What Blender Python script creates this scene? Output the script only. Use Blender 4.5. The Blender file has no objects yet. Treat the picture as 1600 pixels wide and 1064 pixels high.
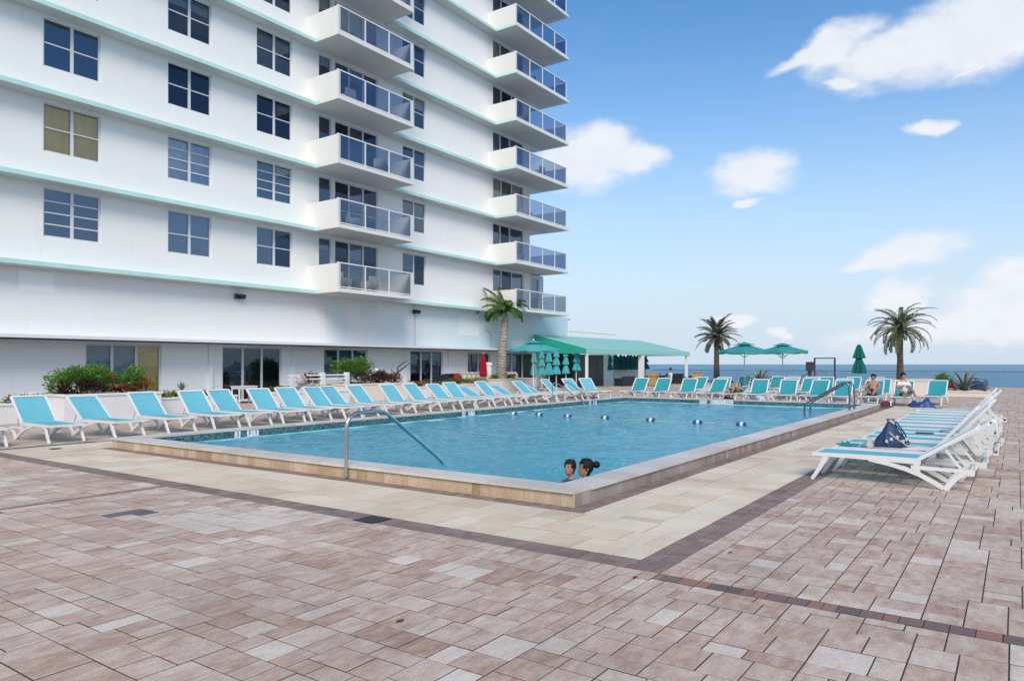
import bpy, math, random
from mathutils import Vector, Matrix, Quaternion
R = math.radians
rnd = random.Random(7)
scene = bpy.context.scene
COL = scene.collection

# ------------------------------------------------------------------ camera, world, sun, exposure
YAW = 34.9
cam_d = bpy.data.cameras.new('camera'); cam = bpy.data.objects.new('camera', cam_d); COL.objects.link(cam)
cam.location = (0, 0, 1.6); cam.rotation_euler = (R(90), 0, R(YAW - 90))
cam_d.sensor_width = 36; cam_d.lens = 25.49; cam_d.shift_y = 0.0231; cam_d.clip_end = 60000; cam_d.clip_start = .05
scene.camera = cam
SUN_EL, SUN_AZ = 40.0, 219.0            # azimuth counter-clockwise from +X: behind the camera, slightly to its right
sd = bpy.data.lights.new('sun', 'SUN'); sun = bpy.data.objects.new('sun', sd); COL.objects.link(sun)
sd.energy = 1.9; sd.angle = R(26); sd.color = (1.0, .91, .79)
sv = Vector((math.cos(R(SUN_AZ)) * math.cos(R(SUN_EL)), math.sin(R(SUN_AZ)) * math.cos(R(SUN_EL)), math.sin(R(SUN_EL))))
sun.rotation_euler = sv.to_track_quat('Z', 'Y').to_euler(); sun.location = sv * 80
vs = scene.view_settings
vs.view_transform = 'Standard'; vs.look = 'None'; vs.gamma = 1; vs.use_curve_mapping = False; vs.exposure = 0.55
scene.render.engine = 'CYCLES'
scene.cycles.max_bounces = 8; scene.cycles.transparent_max_bounces = 24

w = bpy.data.worlds.new('World'); scene.world = w; w.use_nodes = True
NT = w.node_tree; NT.nodes.clear()
def wn(t, **k):
    n = NT.nodes.new(t)
    for a, b in k.items(): setattr(n, a, b)
    return n
def wl(a, b): NT.links.new(a, b)
def wmath(op, a, b=None, c=None, clamp=False):
    n = wn('ShaderNodeMath', operation=op, use_clamp=clamp)
    for i, v in enumerate((a, b, c)):
        if v is None: continue
        if isinstance(v, (int, float)): n.inputs[i].default_value = v
        else: wl(v, n.inputs[i])
    return n.outputs[0]
sky = wn('ShaderNodeTexSky', sky_type='NISHITA', sun_disc=False)
sky.sun_elevation = R(SUN_EL); sky.sun_rotation = R(90 - SUN_AZ); sky.air_density = 1.0; sky.dust_density = .5; sky.ozone_density = 1.6; sky.altitude = 0
tc = wn('ShaderNodeTexCoord'); sep = wn('ShaderNodeSeparateXYZ'); wl(tc.outputs['Generated'], sep.inputs[0])
az = wmath('MULTIPLY', wmath('ARCTAN2', sep.outputs[1], sep.outputs[0]), -180 / math.pi)     # degrees, growing to the right
el = wmath('MULTIPLY', wmath('ARCSINE', sep.outputs[2]), 180 / math.pi)
comb = wn('ShaderNodeCombineXYZ'); wl(az, comb.inputs[0]); wl(el, comb.inputs[1])
def wnoise(scale, detail, rough=.55, squash=1.0):
    mp = wn('ShaderNodeMapping'); mp.inputs['Scale'].default_value = (1, 1, squash); wl(tc.outputs['Generated'], mp.inputs[0])
    n = wn('ShaderNodeTexNoise'); n.inputs['Scale'].default_value = scale; n.inputs['Detail'].default_value = detail
    n.inputs['Roughness'].default_value = rough; wl(mp.outputs[0], n.inputs['Vector']); return n
nA = wnoise(9, 5, .55, 2.0)
warp = wn('ShaderNodeVectorMath', operation='SUBTRACT'); wl(nA.outputs['Color'], warp.inputs[0]); warp.inputs[1].default_value = (.5, .5, .5)
warps = wn('ShaderNodeVectorMath', operation='MULTIPLY'); wl(warp.outputs[0], warps.inputs[0]); warps.inputs[1].default_value = (6.0, 2.6, 0)
uv = wn('ShaderNodeVectorMath', operation='ADD'); wl(comb.outputs[0], uv.inputs[0]); wl(warps.outputs[0], uv.inputs[1])
CLOUDS = [(6.79,20.76,4.53,1.87,-8),(2.09,21.25,4.65,2.64,-5),(12.57,21.28,2.16,0.55,-18),(10.65,21.88,2.52,1.15,-25),(10.32,19.37,1.09,0.45,0),(2.63,18.99,1.23,0.2,-12),(29.59,15.66,3.76,2.11,0),(28.09,16.92,2.39,1.31,0),(25.37,15.70,2.85,1.10,6),(16.03,14.11,3.08,1.29,0),(16.03,12.11,0.82,0.4,0),(5.08,15.54,1.22,0.42,0),(6.3,7.7,3.0,1.05,-10),(8.2,7.0,2.3,0.55,-12),(0.2,3.9,4.6,2.1,-15),(6.98,4.6,1.9,1.1,-10),(3.18,2.4,6.2,1.0,-4),(-0.5,5.6,2.6,1.3,0),(14.55,2.13,1.16,0.24,0),(18.42,3.10,1.40,0.58,0),
          (-9,22,6,2.6,-6),(-14,9,5,1.8,-8),(-24,17,7,3,-5),(-38,12,8,2.6,0),(-52,26,9,4,8),(-66,14,7,2.5,0),(-80,22,8,3,-5),(-95,35,12,5,0),(-110,18,9,3.4,0),(-125,30,10,4.5,10),(-60,42,13,6,0),(-30,38,9,4,-8),(10,36,9,3.6,5),(30,33,6,2.4,0),(60,30,8,4,0),(90,26,9,4,0),(120,35,10,5,0),(150,24,9,4,0),(-145,26,9,4,0),(175,30,9,4,0),(-40,6,9,1.2,0),(-70,5,12,1.3,0),(-105,6,10,1.5,0)]
dens = None
for (ca, ce, ra, re_, rot) in CLOUDS:
    azr = -ca
    mp = wn('ShaderNodeMapping', vector_type='TEXTURE')
    mp.inputs['Location'].default_value = (azr, ce, 0); mp.inputs['Rotation'].default_value = (0, 0, R(-rot)); mp.inputs['Scale'].default_value = (ra * 1.35, re_ * 1.35, 1)
    wl(uv.outputs[0], mp.inputs[0])
    ln = wn('ShaderNodeVectorMath', operation='LENGTH'); wl(mp.outputs[0], ln.inputs[0])
    v = wmath('SUBTRACT', 1.0, ln.outputs['Value'])
    dens = v if dens is None else wmath('SMOOTH_MAX', dens, v, .25)
nB = wnoise(26, 7, .6, 1.8)
d2 = wmath('ADD', dens, wmath('MULTIPLY', wmath('SUBTRACT', nB.outputs['Fac'], .5), .55))
mr = wn('ShaderNodeMapRange', interpolation_type='SMOOTHSTEP'); wl(d2, mr.inputs[0]); mr.inputs[1].default_value = -.04; mr.inputs[2].default_value = .58; mr.inputs[3].default_value = 0; mr.inputs[4].default_value = .93
nW = wnoise(5, 6, .6, 5.0)                                             # thin high wisps, faint everywhere
wsp = wn('ShaderNodeMapRange', interpolation_type='SMOOTHSTEP'); wl(nW.outputs['Fac'], wsp.inputs[0]); wsp.inputs[1].default_value = .5; wsp.inputs[2].default_value = .8; wsp.inputs[3].default_value = 0; wsp.inputs[4].default_value = .08
cf = wmath('MAXIMUM', mr.outputs[0], wsp.outputs[0])
el_n = wmath('DIVIDE', wmath('MAXIMUM', el, 0.0), 14.0)
haze = wmath('POWER', 2.718, wmath('MULTIPLY', wmath('MULTIPLY', el_n, el_n), -1.0))
hz = wmath('MULTIPLY', haze, .97)
skc = wn('ShaderNodeHueSaturation'); skc.inputs['Hue'].default_value = .499; skc.inputs['Saturation'].default_value = 1.3; skc.inputs['Value'].default_value = 1.2; wl(sky.outputs[0], skc.inputs['Color'])
mixh = wn('ShaderNodeMix', data_type='RGBA'); wl(hz, mixh.inputs[0]); wl(skc.outputs[0], mixh.inputs[6]); mixh.inputs[7].default_value = (4.1, 4.85, 5.75, 1)
bg1 = wn('ShaderNodeBackground'); wl(mixh.outputs[2], bg1.inputs[0]); bg1.inputs[1].default_value = .103
ccol = wn('ShaderNodeMix', data_type='RGBA'); wl(nB.outputs['Fac'], ccol.inputs[0]); ccol.inputs[6].default_value = (.72, .75, .82, 1); ccol.inputs[7].default_value = (.90, .92, .95, 1)
bg2 = wn('ShaderNodeBackground'); wl(ccol.outputs[2], bg2.inputs[0]); bg2.inputs[1].default_value = .74
ms = wn('ShaderNodeMixShader'); wl(cf, ms.inputs[0]); wl(bg1.outputs[0], ms.inputs[1]); wl(bg2.outputs[0], ms.inputs[2])
wo = wn('ShaderNodeOutputWorld'); wl(ms.outputs[0], wo.inputs[0])

# ------------------------------------------------------------------ materials
MATS = {}
class NM:
    def __init__(s, name):
        s.m = bpy.data.materials.new(name); s.m.use_nodes = True; s.t = s.m.node_tree; s.n = s.t.nodes
        s.b = s.n['Principled BSDF']; s.out = s.n['Material Output']; MATS[name] = s.m
    def new(s, t, **k):
        n = s.n.new(t)
        for a, b in k.items(): setattr(n, a, b)
        return n
    def link(s, a, b): s.t.links.new(a, b)
    def set(s, col=None, rough=None, metal=None, spec=None):
        if col: s.b.inputs['Base Color'].default_value = (*col, 1)
        if rough is not None: s.b.inputs['Roughness'].default_value = rough
        if metal is not None: s.b.inputs['Metallic'].default_value = metal
        if spec is not None: s.b.inputs['Specular IOR Level'].default_value = spec
        return s
    def pos(s):
        g = s.new('ShaderNodeNewGeometry'); return g.outputs['Position']
    def obj(s):
        g = s.new('ShaderNodeTexCoord'); return g.outputs['Object']
    def noise(s, vec, scale, detail=4, rough=.6, stretch=(1, 1, 1), dist=0):
        mp = s.new('ShaderNodeMapping'); mp.inputs['Scale'].default_value = stretch; s.link(vec, mp.inputs[0])
        n = s.new('ShaderNodeTexNoise'); n.inputs['Scale'].default_value = scale; n.inputs['Detail'].default_value = detail
        n.inputs['Roughness'].default_value = rough; n.inputs['Distortion'].default_value = dist; s.link(mp.outputs[0], n.inputs['Vector']); return n.outputs['Fac']
    def ramp(s, fac, stops):
        r = s.new('ShaderNodeValToRGB'); e = r.color_ramp.elements
        while len(e) < len(stops): e.new(.5)
        for i, (p, c) in enumerate(stops): e[i].position = p; e[i].color = (*c, 1)
        s.link(fac, r.inputs[0]); return r.outputs[0]
    def mix(s, fac, a, b, mode='MIX'):
        m = s.new('ShaderNodeMix', data_type='RGBA', blend_type=mode)
        for i, v in ((0, fac), (6, a), (7, b)):
            if isinstance(v, (int, float)): m.inputs[i].default_value = v
            elif isinstance(v, tuple): m.inputs[i].default_value = (*v, 1)
            else: s.link(v, m.inputs[i])
        return m.outputs[2]
    def math(s, op, a, b=0.0, clamp=False):
        m = s.new('ShaderNodeMath', operation=op, use_clamp=clamp)
        for i, v in enumerate((a, b)):
            if isinstance(v, (int, float)): m.inputs[i].default_value = v
            else: s.link(v, m.inputs[i])
        return m.outputs[0]
    def color(s, sock): s.link(sock, s.b.inputs['Base Color'])
    def bump(s, fac, strength=.3, dist=.01):
        b = s.new('ShaderNodeBump'); b.inputs['Strength'].default_value = strength; b.inputs['Distance'].default_value = dist
        s.link(fac, b.inputs['Height']); s.link(b.outputs[0], s.b.inputs['Normal']); return b.outputs[0]
def simple(name, col, rough=.5, var=.12, scale=8, metal=0, spec=.5, bump=0, bscale=60, stretch=(1, 1, 1)):
    m = NM(name).set(rough=rough, metal=metal, spec=spec)
    p = m.pos(); f = m.noise(p, scale, 5, .6, stretch)
    m.color(m.ramp(f, [(.25, tuple(c * (1 - var) for c in col)), (.75, tuple(min(1, c * (1 + var)) for c in col))]))
    if bump: m.bump(m.noise(p, bscale, 3), bump, .01)
    return m.m
def tone(m):
    a = m.new('ShaderNodeAttribute', attribute_name='tone'); b = m.new('ShaderNodeAttribute', attribute_name='tone', attribute_type='OBJECT')
    return m.math('ADD', a.outputs['Fac'], b.outputs['Fac'])
def stone(name, stops, streak=.35, bump=.5, rough=.8, grain=(0.62, 1.2), stain=.85):
    m = NM(name).set(rough=rough, spec=.3); t = tone(m); p = m.pos()
    off = m.new('ShaderNodeCombineXYZ'); m.link(m.math('MULTIPLY', t, 37.0), off.inputs[0]); m.link(m.math('MULTIPLY', t, 91.0), off.inputs[1])
    ad = m.new('ShaderNodeVectorMath', operation='ADD'); m.link(p, ad.inputs[0]); m.link(off.outputs[0], ad.inputs[1])
    f1 = m.noise(ad.outputs[0], 4.5, 6, .62, (1, 2.4, 1), .3)
    tt = m.math('ADD', t, m.math('MULTIPLY', m.math('SUBTRACT', f1, .5), streak * 2.2), True)
    c = m.ramp(tt, stops)
    g = m.noise(p, 130, 4, .75); gr = m.ramp(g, [(.3, (grain[0],) * 3), (.7, (grain[1],) * 3)])
    c = m.mix(1.0, c, gr, 'MULTIPLY'); g2 = m.noise(p, 34, 5, .8); c = m.mix(1.0, c, m.ramp(g2, [(.3, (.84,) * 3), (.7, (1.1,) * 3)]), 'MULTIPLY')
    st = m.noise(p, .8, 6, .65); sr = m.ramp(st, [(.35, (stain,) * 3), (.62, (1.06,) * 3)])
    c = m.mix(1.0, c, sr, 'MULTIPLY')
    sp = m.noise(p, 320, 1, .5); c = m.mix(1.0, c, m.ramp(sp, [(.3, (.75,) * 3), (.42, (1,) * 3)]), 'MULTIPLY')
    m.color(c); m.bump(g, bump, .004); return m.m
M_paver = stone('paver_concrete', [(0, (.46, .29, .22)), (.25, (.56, .395, .315)), (.5, (.655, .51, .42)), (.75, (.73, .605, .51)), (1, (.78, .69, .60))], .75, .7)
M_pale = stone('pale_paver_concrete', [(0, (.65, .52, .38)), (.5, (.77, .65, .49)), (1, (.83, .75, .61))], .25, .4, .8, (.85, 1.08), .9)
M_border = stone('border_concrete', [(0, (.23, .165, .145)), (.5, (.295, .215, .19)), (1, (.39, .30, .265))], .3)
M_red = stone('red_brick_clay', [(0, (.17, .125, .12)), (.4, (.25, .175, .155)), (.6, (.31, .185, .15)), (1, (.37, .20, .15))], .2)
M_dark = stone('dark_cover_stone', [(0, (.13, .125, .13)), (1, (.19, .185, .19))], .2)
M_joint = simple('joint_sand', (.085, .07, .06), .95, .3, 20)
M_trav = stone('travertine_face', [(0, (.40, .26, .15)), (.3, (.52, .36, .22)), (.6, (.60, .45, .30)), (.85, (.68, .56, .42)), (1, (.73, .64, .52))], .3, .35, .55, (.88, 1.08), .92)
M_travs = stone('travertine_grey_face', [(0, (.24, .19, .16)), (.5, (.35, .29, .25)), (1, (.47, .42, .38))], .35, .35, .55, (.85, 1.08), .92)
M_cope = stone('coping_travertine', [(0, (.56, .50, .44)), (.5, (.66, .60, .54)), (1, (.74, .70, .65))], .4, .25, .45, (.88, 1.06), .92)

def wallmat(name, col, streak=.05, patch=None):
    m = NM(name).set(rough=.75, spec=.25); p = m.pos()
    f = m.noise(p, .35, 6, .65, (1, 1, .6)); g = m.noise(p, 2.2, 6, .7, (1, 1, .12)); 
    c = m.mix(f, tuple(x * (1 - streak) for x in col), tuple(min(1, x * (1 + streak * .5)) for x in col))
    c = m.mix(1.0, c, m.ramp(g, [(.3, (.98, .98, .975)), (.6, (1, 1, 1))]), 'MULTIPLY')
    s2 = m.noise(p, 5.5, 3, .5, (3, 3, .25)); c = m.mix(1.0, c, m.ramp(s2, [(.22, (.97, .965, .95)), (.34, (1, 1, 1))]), 'MULTIPLY')
    dr_ = m.noise(p, 1.5, 5, .7, (1, 1, .09)); c = m.mix(1.0, c, m.ramp(dr_, [(.62, (1, 1, 1)), (.78, (.90, .885, .86))]), 'MULTIPLY')
    m.color(c); m.bump(m.noise(p, 60, 4, .7), .18, .006); return m
M_wall = wallmat('white_render', (.88, .86, .83)).m
M_side = wallmat('balcony_white_render', (.82, .79, .75)).m
m = wallmat('podium_render', (.84, .835, .82), .06)
px_ = m.new('ShaderNodeSeparateXYZ'); m.link(m.pos(), px_.inputs[0])
fa = m.noise(m.pos(), .5, 5, .6, (1, 1, .5))
aq = m.math('MULTIPLY', m.math('SUBTRACT', m.math('ADD', px_.outputs[0], m.math('MULTIPLY', fa, 10.0)), 31.0), .1, True)
old = m.b.inputs['Base Color'].links[0].from_socket
m.color(m.mix(m.math('MULTIPLY', aq, .8), old, (.50, .68, .74)))
M_podium = m.m
M_lower = wallmat('lower_wall_render', (.86, .88, .88)).m
M_patch = simple('repaint_patch', (.72, .78, .80), .8, .04)
M_patchw = simple('repaint_patch_white', (.92, .92, .92), .8, .04)
M_teal = simple('teal_ledge_paint', (.52, .78, .73), .6, .10, 1.2)
M_white = simple('white_paint', (.80, .80, .79), .4, .04)
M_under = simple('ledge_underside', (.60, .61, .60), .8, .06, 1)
M_cream = simple('cream_planter_render', (.74, .66, .56), .8, .06, 1.5)
M_planter = simple('planter_white_render', (.74, .72, .71), .8, .06, 1.5)
M_dkline = simple('dark_line', (.06, .07, .08), .6)
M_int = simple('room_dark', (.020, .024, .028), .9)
M_blind = simple('white_blind', (.62, .68, .75), .6, .08, 3)
M_blindd = simple('grey_blind', (.20, .23, .27), .6, .1, 3)
M_gold = simple('gold_curtain', (.75, .55, .12), .8, .25, 3)
M_sheer = simple('sheer_curtain', (.40, .42, .46), .8, .2, 3)
M_shade = simple('shade_tan', (.85, .62, .26), .7, .12, 2)
M_shadep = simple('shade_pale', (.75, .78, .60), .7, .1, 2)
M_resin = simple('white_resin', (.76, .74, .71), .38, .03)
M_resin_d = simple('dark_strut_resin', (.10, .11, .13), .5)
def sling(name, col):
    m = NM(name).set(rough=.65, spec=.3); p = m.obj()
    c = m.mix(m.noise(m.pos(), 3, 4), tuple(x * .88 for x in col), tuple(min(1, x * 1.1) for x in col))
    wv = m.noise(p, 220, 2, .5, (1, .25, 1)); c = m.mix(1.0, c, m.ramp(wv, [(.35, (.85,) * 3), (.65, (1.08,) * 3)]), 'MULTIPLY')
    m.color(c); m.bump(wv, .3, .002)
    tr = m.new('ShaderNodeBsdfTranslucent'); m.link(c, tr.inputs[0]); mx = m.new('ShaderNodeMixShader'); mx.inputs[0].default_value = .28
    m.link(m.b.outputs[0], mx.inputs[1]); m.link(tr.outputs[0], mx.inputs[2]); m.link(mx.outputs[0], m.out.inputs[0]); return m.m
M_sling = sling('aqua_sling', (.20, .62, .74)); M_slingg = sling('teal_green_sling', (.05, .40, .46))
M_umb = sling('teal_canvas', (.05, .42, .41)); M_umbg = sling('green_canvas', (.01, .20, .16)); M_umbl = sling('aqua_canvas', (.10, .52, .55)); M_umbd = sling('dark_teal_canvas', (.02, .18, .21)); M_umbr = sling('red_canvas', (.45, .01, .03))
M_awn = sling('awning_canvas', (.40, .80, .73)); M_awng = sling('awning_end_canvas', (.03, .50, .36))
M_steel = simple('stainless_steel', (.55, .56, .57), .22, .08, 8, 1)
M_steeld = simple('weathered_steel', (.22, .23, .25), .3, .1, 8, 1)
M_dsteel = simple('dark_metal', (.07, .075, .08), .4, .1, 8, .3)
M_alu = simple('aluminium_frame', (.68, .69, .70), .4, .05)
M_navy = simple('navy_wicker', (.012, .02, .035), .6, .3, 40, 0, .5, .5, 60)
M_wood = simple('varnished_wood', (.45, .30, .14), .5, .2, 6, stretch=(1, 1, 6))
M_char = simple('charcoal_panel', (.045, .05, .052), .5, .12, 2)
M_black = simple('black_plastic', (.015, .015, .017), .4)
M_blue = simple('navy_float', (.01, .06, .16), .35)
M_bag = simple('navy_bag_fabric', (.012, .04, .11), .6, .35, 14, bump=.4, bscale=40)
M_bluec = simple('blue_cover', (.02, .06, .22), .35, .2, 4)
M_towel = simple('white_towel', (.78, .76, .78), .9, .06, 20, 0, .2, .5, 150)
M_grey = simple('grey_cloth', (.48, .45, .42), .9, .2, 20)
M_redc = simple('red_cloth', (.35, .03, .03), .8, .25, 20)
M_redd = simple('dark_red_bag', (.13, .02, .015), .7, .3, 14)
M_pink = simple('pink_cloth', (.55, .33, .34), .8)
M_yell = simple('yellow_towel', (.55, .52, .08), .8, .3, 20)
M_skin = simple('tan_skin', (.42, .21, .13), .5, .1, 10); M_skin2 = simple('brown_skin', (.42, .20, .115), .5, .12, 12)
M_hair = simple('black_hair', (.010, .008, .009), .55, .4, 60, 0, .3, .8, 90)
M_lips = simple('lips', (.30, .08, .07), .5); M_eye = simple('eye_dark', (.02, .015, .015), .3)
M_trunk = NM('palm_trunk_bark'); _m = M_trunk; _m.set(rough=.9, spec=.2); _p = _m.pos()
_r = _m.noise(_p, 3.2, 4, .6, (1, 1, 7)); _m.color(_m.mix(1.0, _m.ramp(_r, [(.3, (.20, .16, .13)), (.5, (.38, .32, .27)), (.7, (.50, .44, .38))]), _m.ramp(_m.noise(_p, 16, 5), [(.3, (.7,) * 3), (.7, (1.1,) * 3)]), 'MULTIPLY')); _m.bump(_r, .8, .04); M_trunk = _m.m
M_trunkd = simple('date_palm_bark', (.11, .085, .065), .95, .45, 14, 0, .2, 1, 24)
def leaf(name, c1, c2, scale=4):
    m = NM(name).set(rough=.5, spec=.35); c = m.mix(m.noise(m.pos(), scale, 4, .7), c1, c2)
    ob = m.new('ShaderNodeAttribute', attribute_name='tone'); c = m.mix(1.0, c, m.ramp(ob.outputs['Fac'], [(0, (.55,) * 3), (1, (1.5,) * 3)]), 'MULTIPLY')
    m.color(c); tr = m.new('ShaderNodeBsdfTranslucent'); m.link(c, tr.inputs[0]); mx = m.new('ShaderNodeMixShader'); mx.inputs[0].default_value = .3
    m.link(m.b.outputs[0], mx.inputs[1]); m.link(tr.outputs[0], mx.inputs[2]); m.link(mx.outputs[0], m.out.inputs[0]); return m.m
M_palm = leaf('coconut_leaf', (.035, .09, .018), (.10, .20, .035)); M_date = leaf('date_leaf', (.05, .085, .03), (.19, .22, .11)); M_dated = leaf('date_leaf_dry', (.12, .115, .07), (.28, .26, .18))
M_shrub = leaf('shrub_leaf', (.05, .15, .02), (.16, .32, .045)); M_croton = leaf('croton_leaf', (.12, .025, .02), (.20, .10, .03)); M_crotond = leaf('dark_croton_leaf', (.035, .012, .015), (.13, .045, .035)); M_yel = leaf('yellow_leaf', (.22, .19, .03), (.14, .18, .03)); M_orange = leaf('orange_leaf', (.38, .16, .04), (.20, .12, .03)); M_redf = leaf('red_flower', (.45, .05, .03), (.5, .10, .05))
M_agave = leaf('agave_leaf', (.10, .17, .13), (.22, .28, .20)); M_agavee = leaf('agave_margin', (.55, .52, .34), (.6, .58, .42))
M_soil = simple('soil', (.06, .045, .03), .95, .3, 20)
M_basin = simple('pool_plaster', (.42, .85, .90), .7, .05, 2)
m = NM('waterline_mosaic').set(rough=.25); v = m.new('ShaderNodeTexVoronoi', distance='CHEBYCHEV'); v.inputs['Scale'].default_value = 26; v.inputs['Randomness'].default_value = .15; m.link(m.pos(), v.inputs['Vector'])
sp_ = m.new('ShaderNodeSeparateColor'); m.link(v.outputs['Color'], sp_.inputs[0]); m.color(m.ramp(sp_.outputs[0], [(0, (.02, .06, .07)), (.5, (.05, .14, .16)), (1, (.14, .22, .20))])); M_mosaic = m.m
M_tilew = simple('white_marker_tile', (.8, .8, .8), .25, .02)

def glass(name, tint, gloss, keep, rough=.0):
    m = NM(name); m.n.remove(m.b)
    fr = m.new('ShaderNodeFresnel'); fr.inputs['IOR'].default_value = 1.5
    f = m.math('ADD', m.math('MULTIPLY', fr.outputs[0], 1 - gloss), gloss, True)
    tr = m.new('ShaderNodeBsdfTransparent'); tr.inputs[0].default_value = (*keep, 1); gl = m.new('ShaderNodeBsdfGlossy'); gl.inputs[0].default_value = (*tint, 1); gl.inputs['Roughness'].default_value = rough
    nb = m.noise(m.pos(), 1.1, 2); bp = m.new('ShaderNodeBump'); bp.inputs['Strength'].default_value = .25; bp.inputs['Distance'].default_value = .02; m.link(nb, bp.inputs['Height']); m.link(bp.outputs[0], gl.inputs['Normal'])
    mx = m.new('ShaderNodeMixShader'); m.link(f, mx.inputs[0]); m.link(tr.outputs[0], mx.inputs[1]); m.link(gl.outputs[0], mx.inputs[2]); m.link(mx.outputs[0], m.out.inputs[0]); return m.m
M_glass = glass('window_glass', (.55, .72, .95), .16, (.80, .85, .92)); M_glassd = glass('dark_window_glass', (.45, .6, .85), .06, (.5, .55, .6)); M_glassc = glass('plain_window_glass', (.7, .8, .95), .04, (.97, .98, .98)); M_door = glass('door_glass', (.6, .7, .8), .08, (.75, .78, .78))
M_balg = glass('tinted_balcony_glass', (.55, .68, .92), .13, (.36, .43, .54)); M_clear = glass('clear_glass', (.8, .85, .9), .02, (.90, .94, .96)); M_balgg = glass('grey_balcony_glass', (.6, .7, .8), .10, (.50, .56, .62))

# water of the pool: tinted see-through body, surface reflection, some scattering
m = NM('pool_water'); m.n.remove(m.b); p = m.pos()
n1 = m.noise(p, 5.0, 3, .6, (1, 1.5, 1), .8); n2 = m.noise(p, 13, 4, .6, (1, 1.3, 1), .6)
hh = m.math('ADD', n1, m.math('MULTIPLY', n2, .9)); bp = m.new('ShaderNodeBump'); bp.inputs['Strength'].default_value = 1.0; bp.inputs['Distance'].default_value = .075; m.link(hh, bp.inputs['Height'])
fr = m.new('ShaderNodeFresnel'); fr.inputs['IOR'].default_value = 1.38
tr = m.new('ShaderNodeBsdfTransparent'); tr.inputs[0].default_value = (.32, .92, 1.0, 1)
df = m.new('ShaderNodeBsdfDiffuse'); df.inputs[0].default_value = (.010, .60, .74, 1); m.link(bp.outputs[0], df.inputs['Normal'])
gl = m.new('ShaderNodeBsdfGlossy'); gl.inputs['Roughness'].default_value = .03; gl.inputs[0].default_value = (.95, .98, 1, 1); m.link(bp.outputs[0], gl.inputs['Normal'])
mx1 = m.new('ShaderNodeMixShader'); mx1.inputs[0].default_value = .5; m.link(tr.outputs[0], mx1.inputs[1]); m.link(df.outputs[0], mx1.inputs[2])
mx2 = m.new('ShaderNodeMixShader'); m.link(fr.outputs[0], mx2.inputs[0]); m.link(mx1.outputs[0], mx2.inputs[1]); m.link(gl.outputs[0], mx2.inputs[2]); m.link(mx2.outputs[0], m.out.inputs[0]); M_water = m.m
m = NM('sea_water').set((.02, .10, .14), .3, 0, .22); p = m.pos()
a1 = m.noise(p, .35, 8, .68, (1.4, .7, 1), .4); a2 = m.noise(p, .012, 5, .6, (1, .25, 1))
m.color(m.mix(a2, (.03, .14, .25), (.07, .26, .36))); m.bump(a1, 1.0, .9); M_sea = m.m

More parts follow.
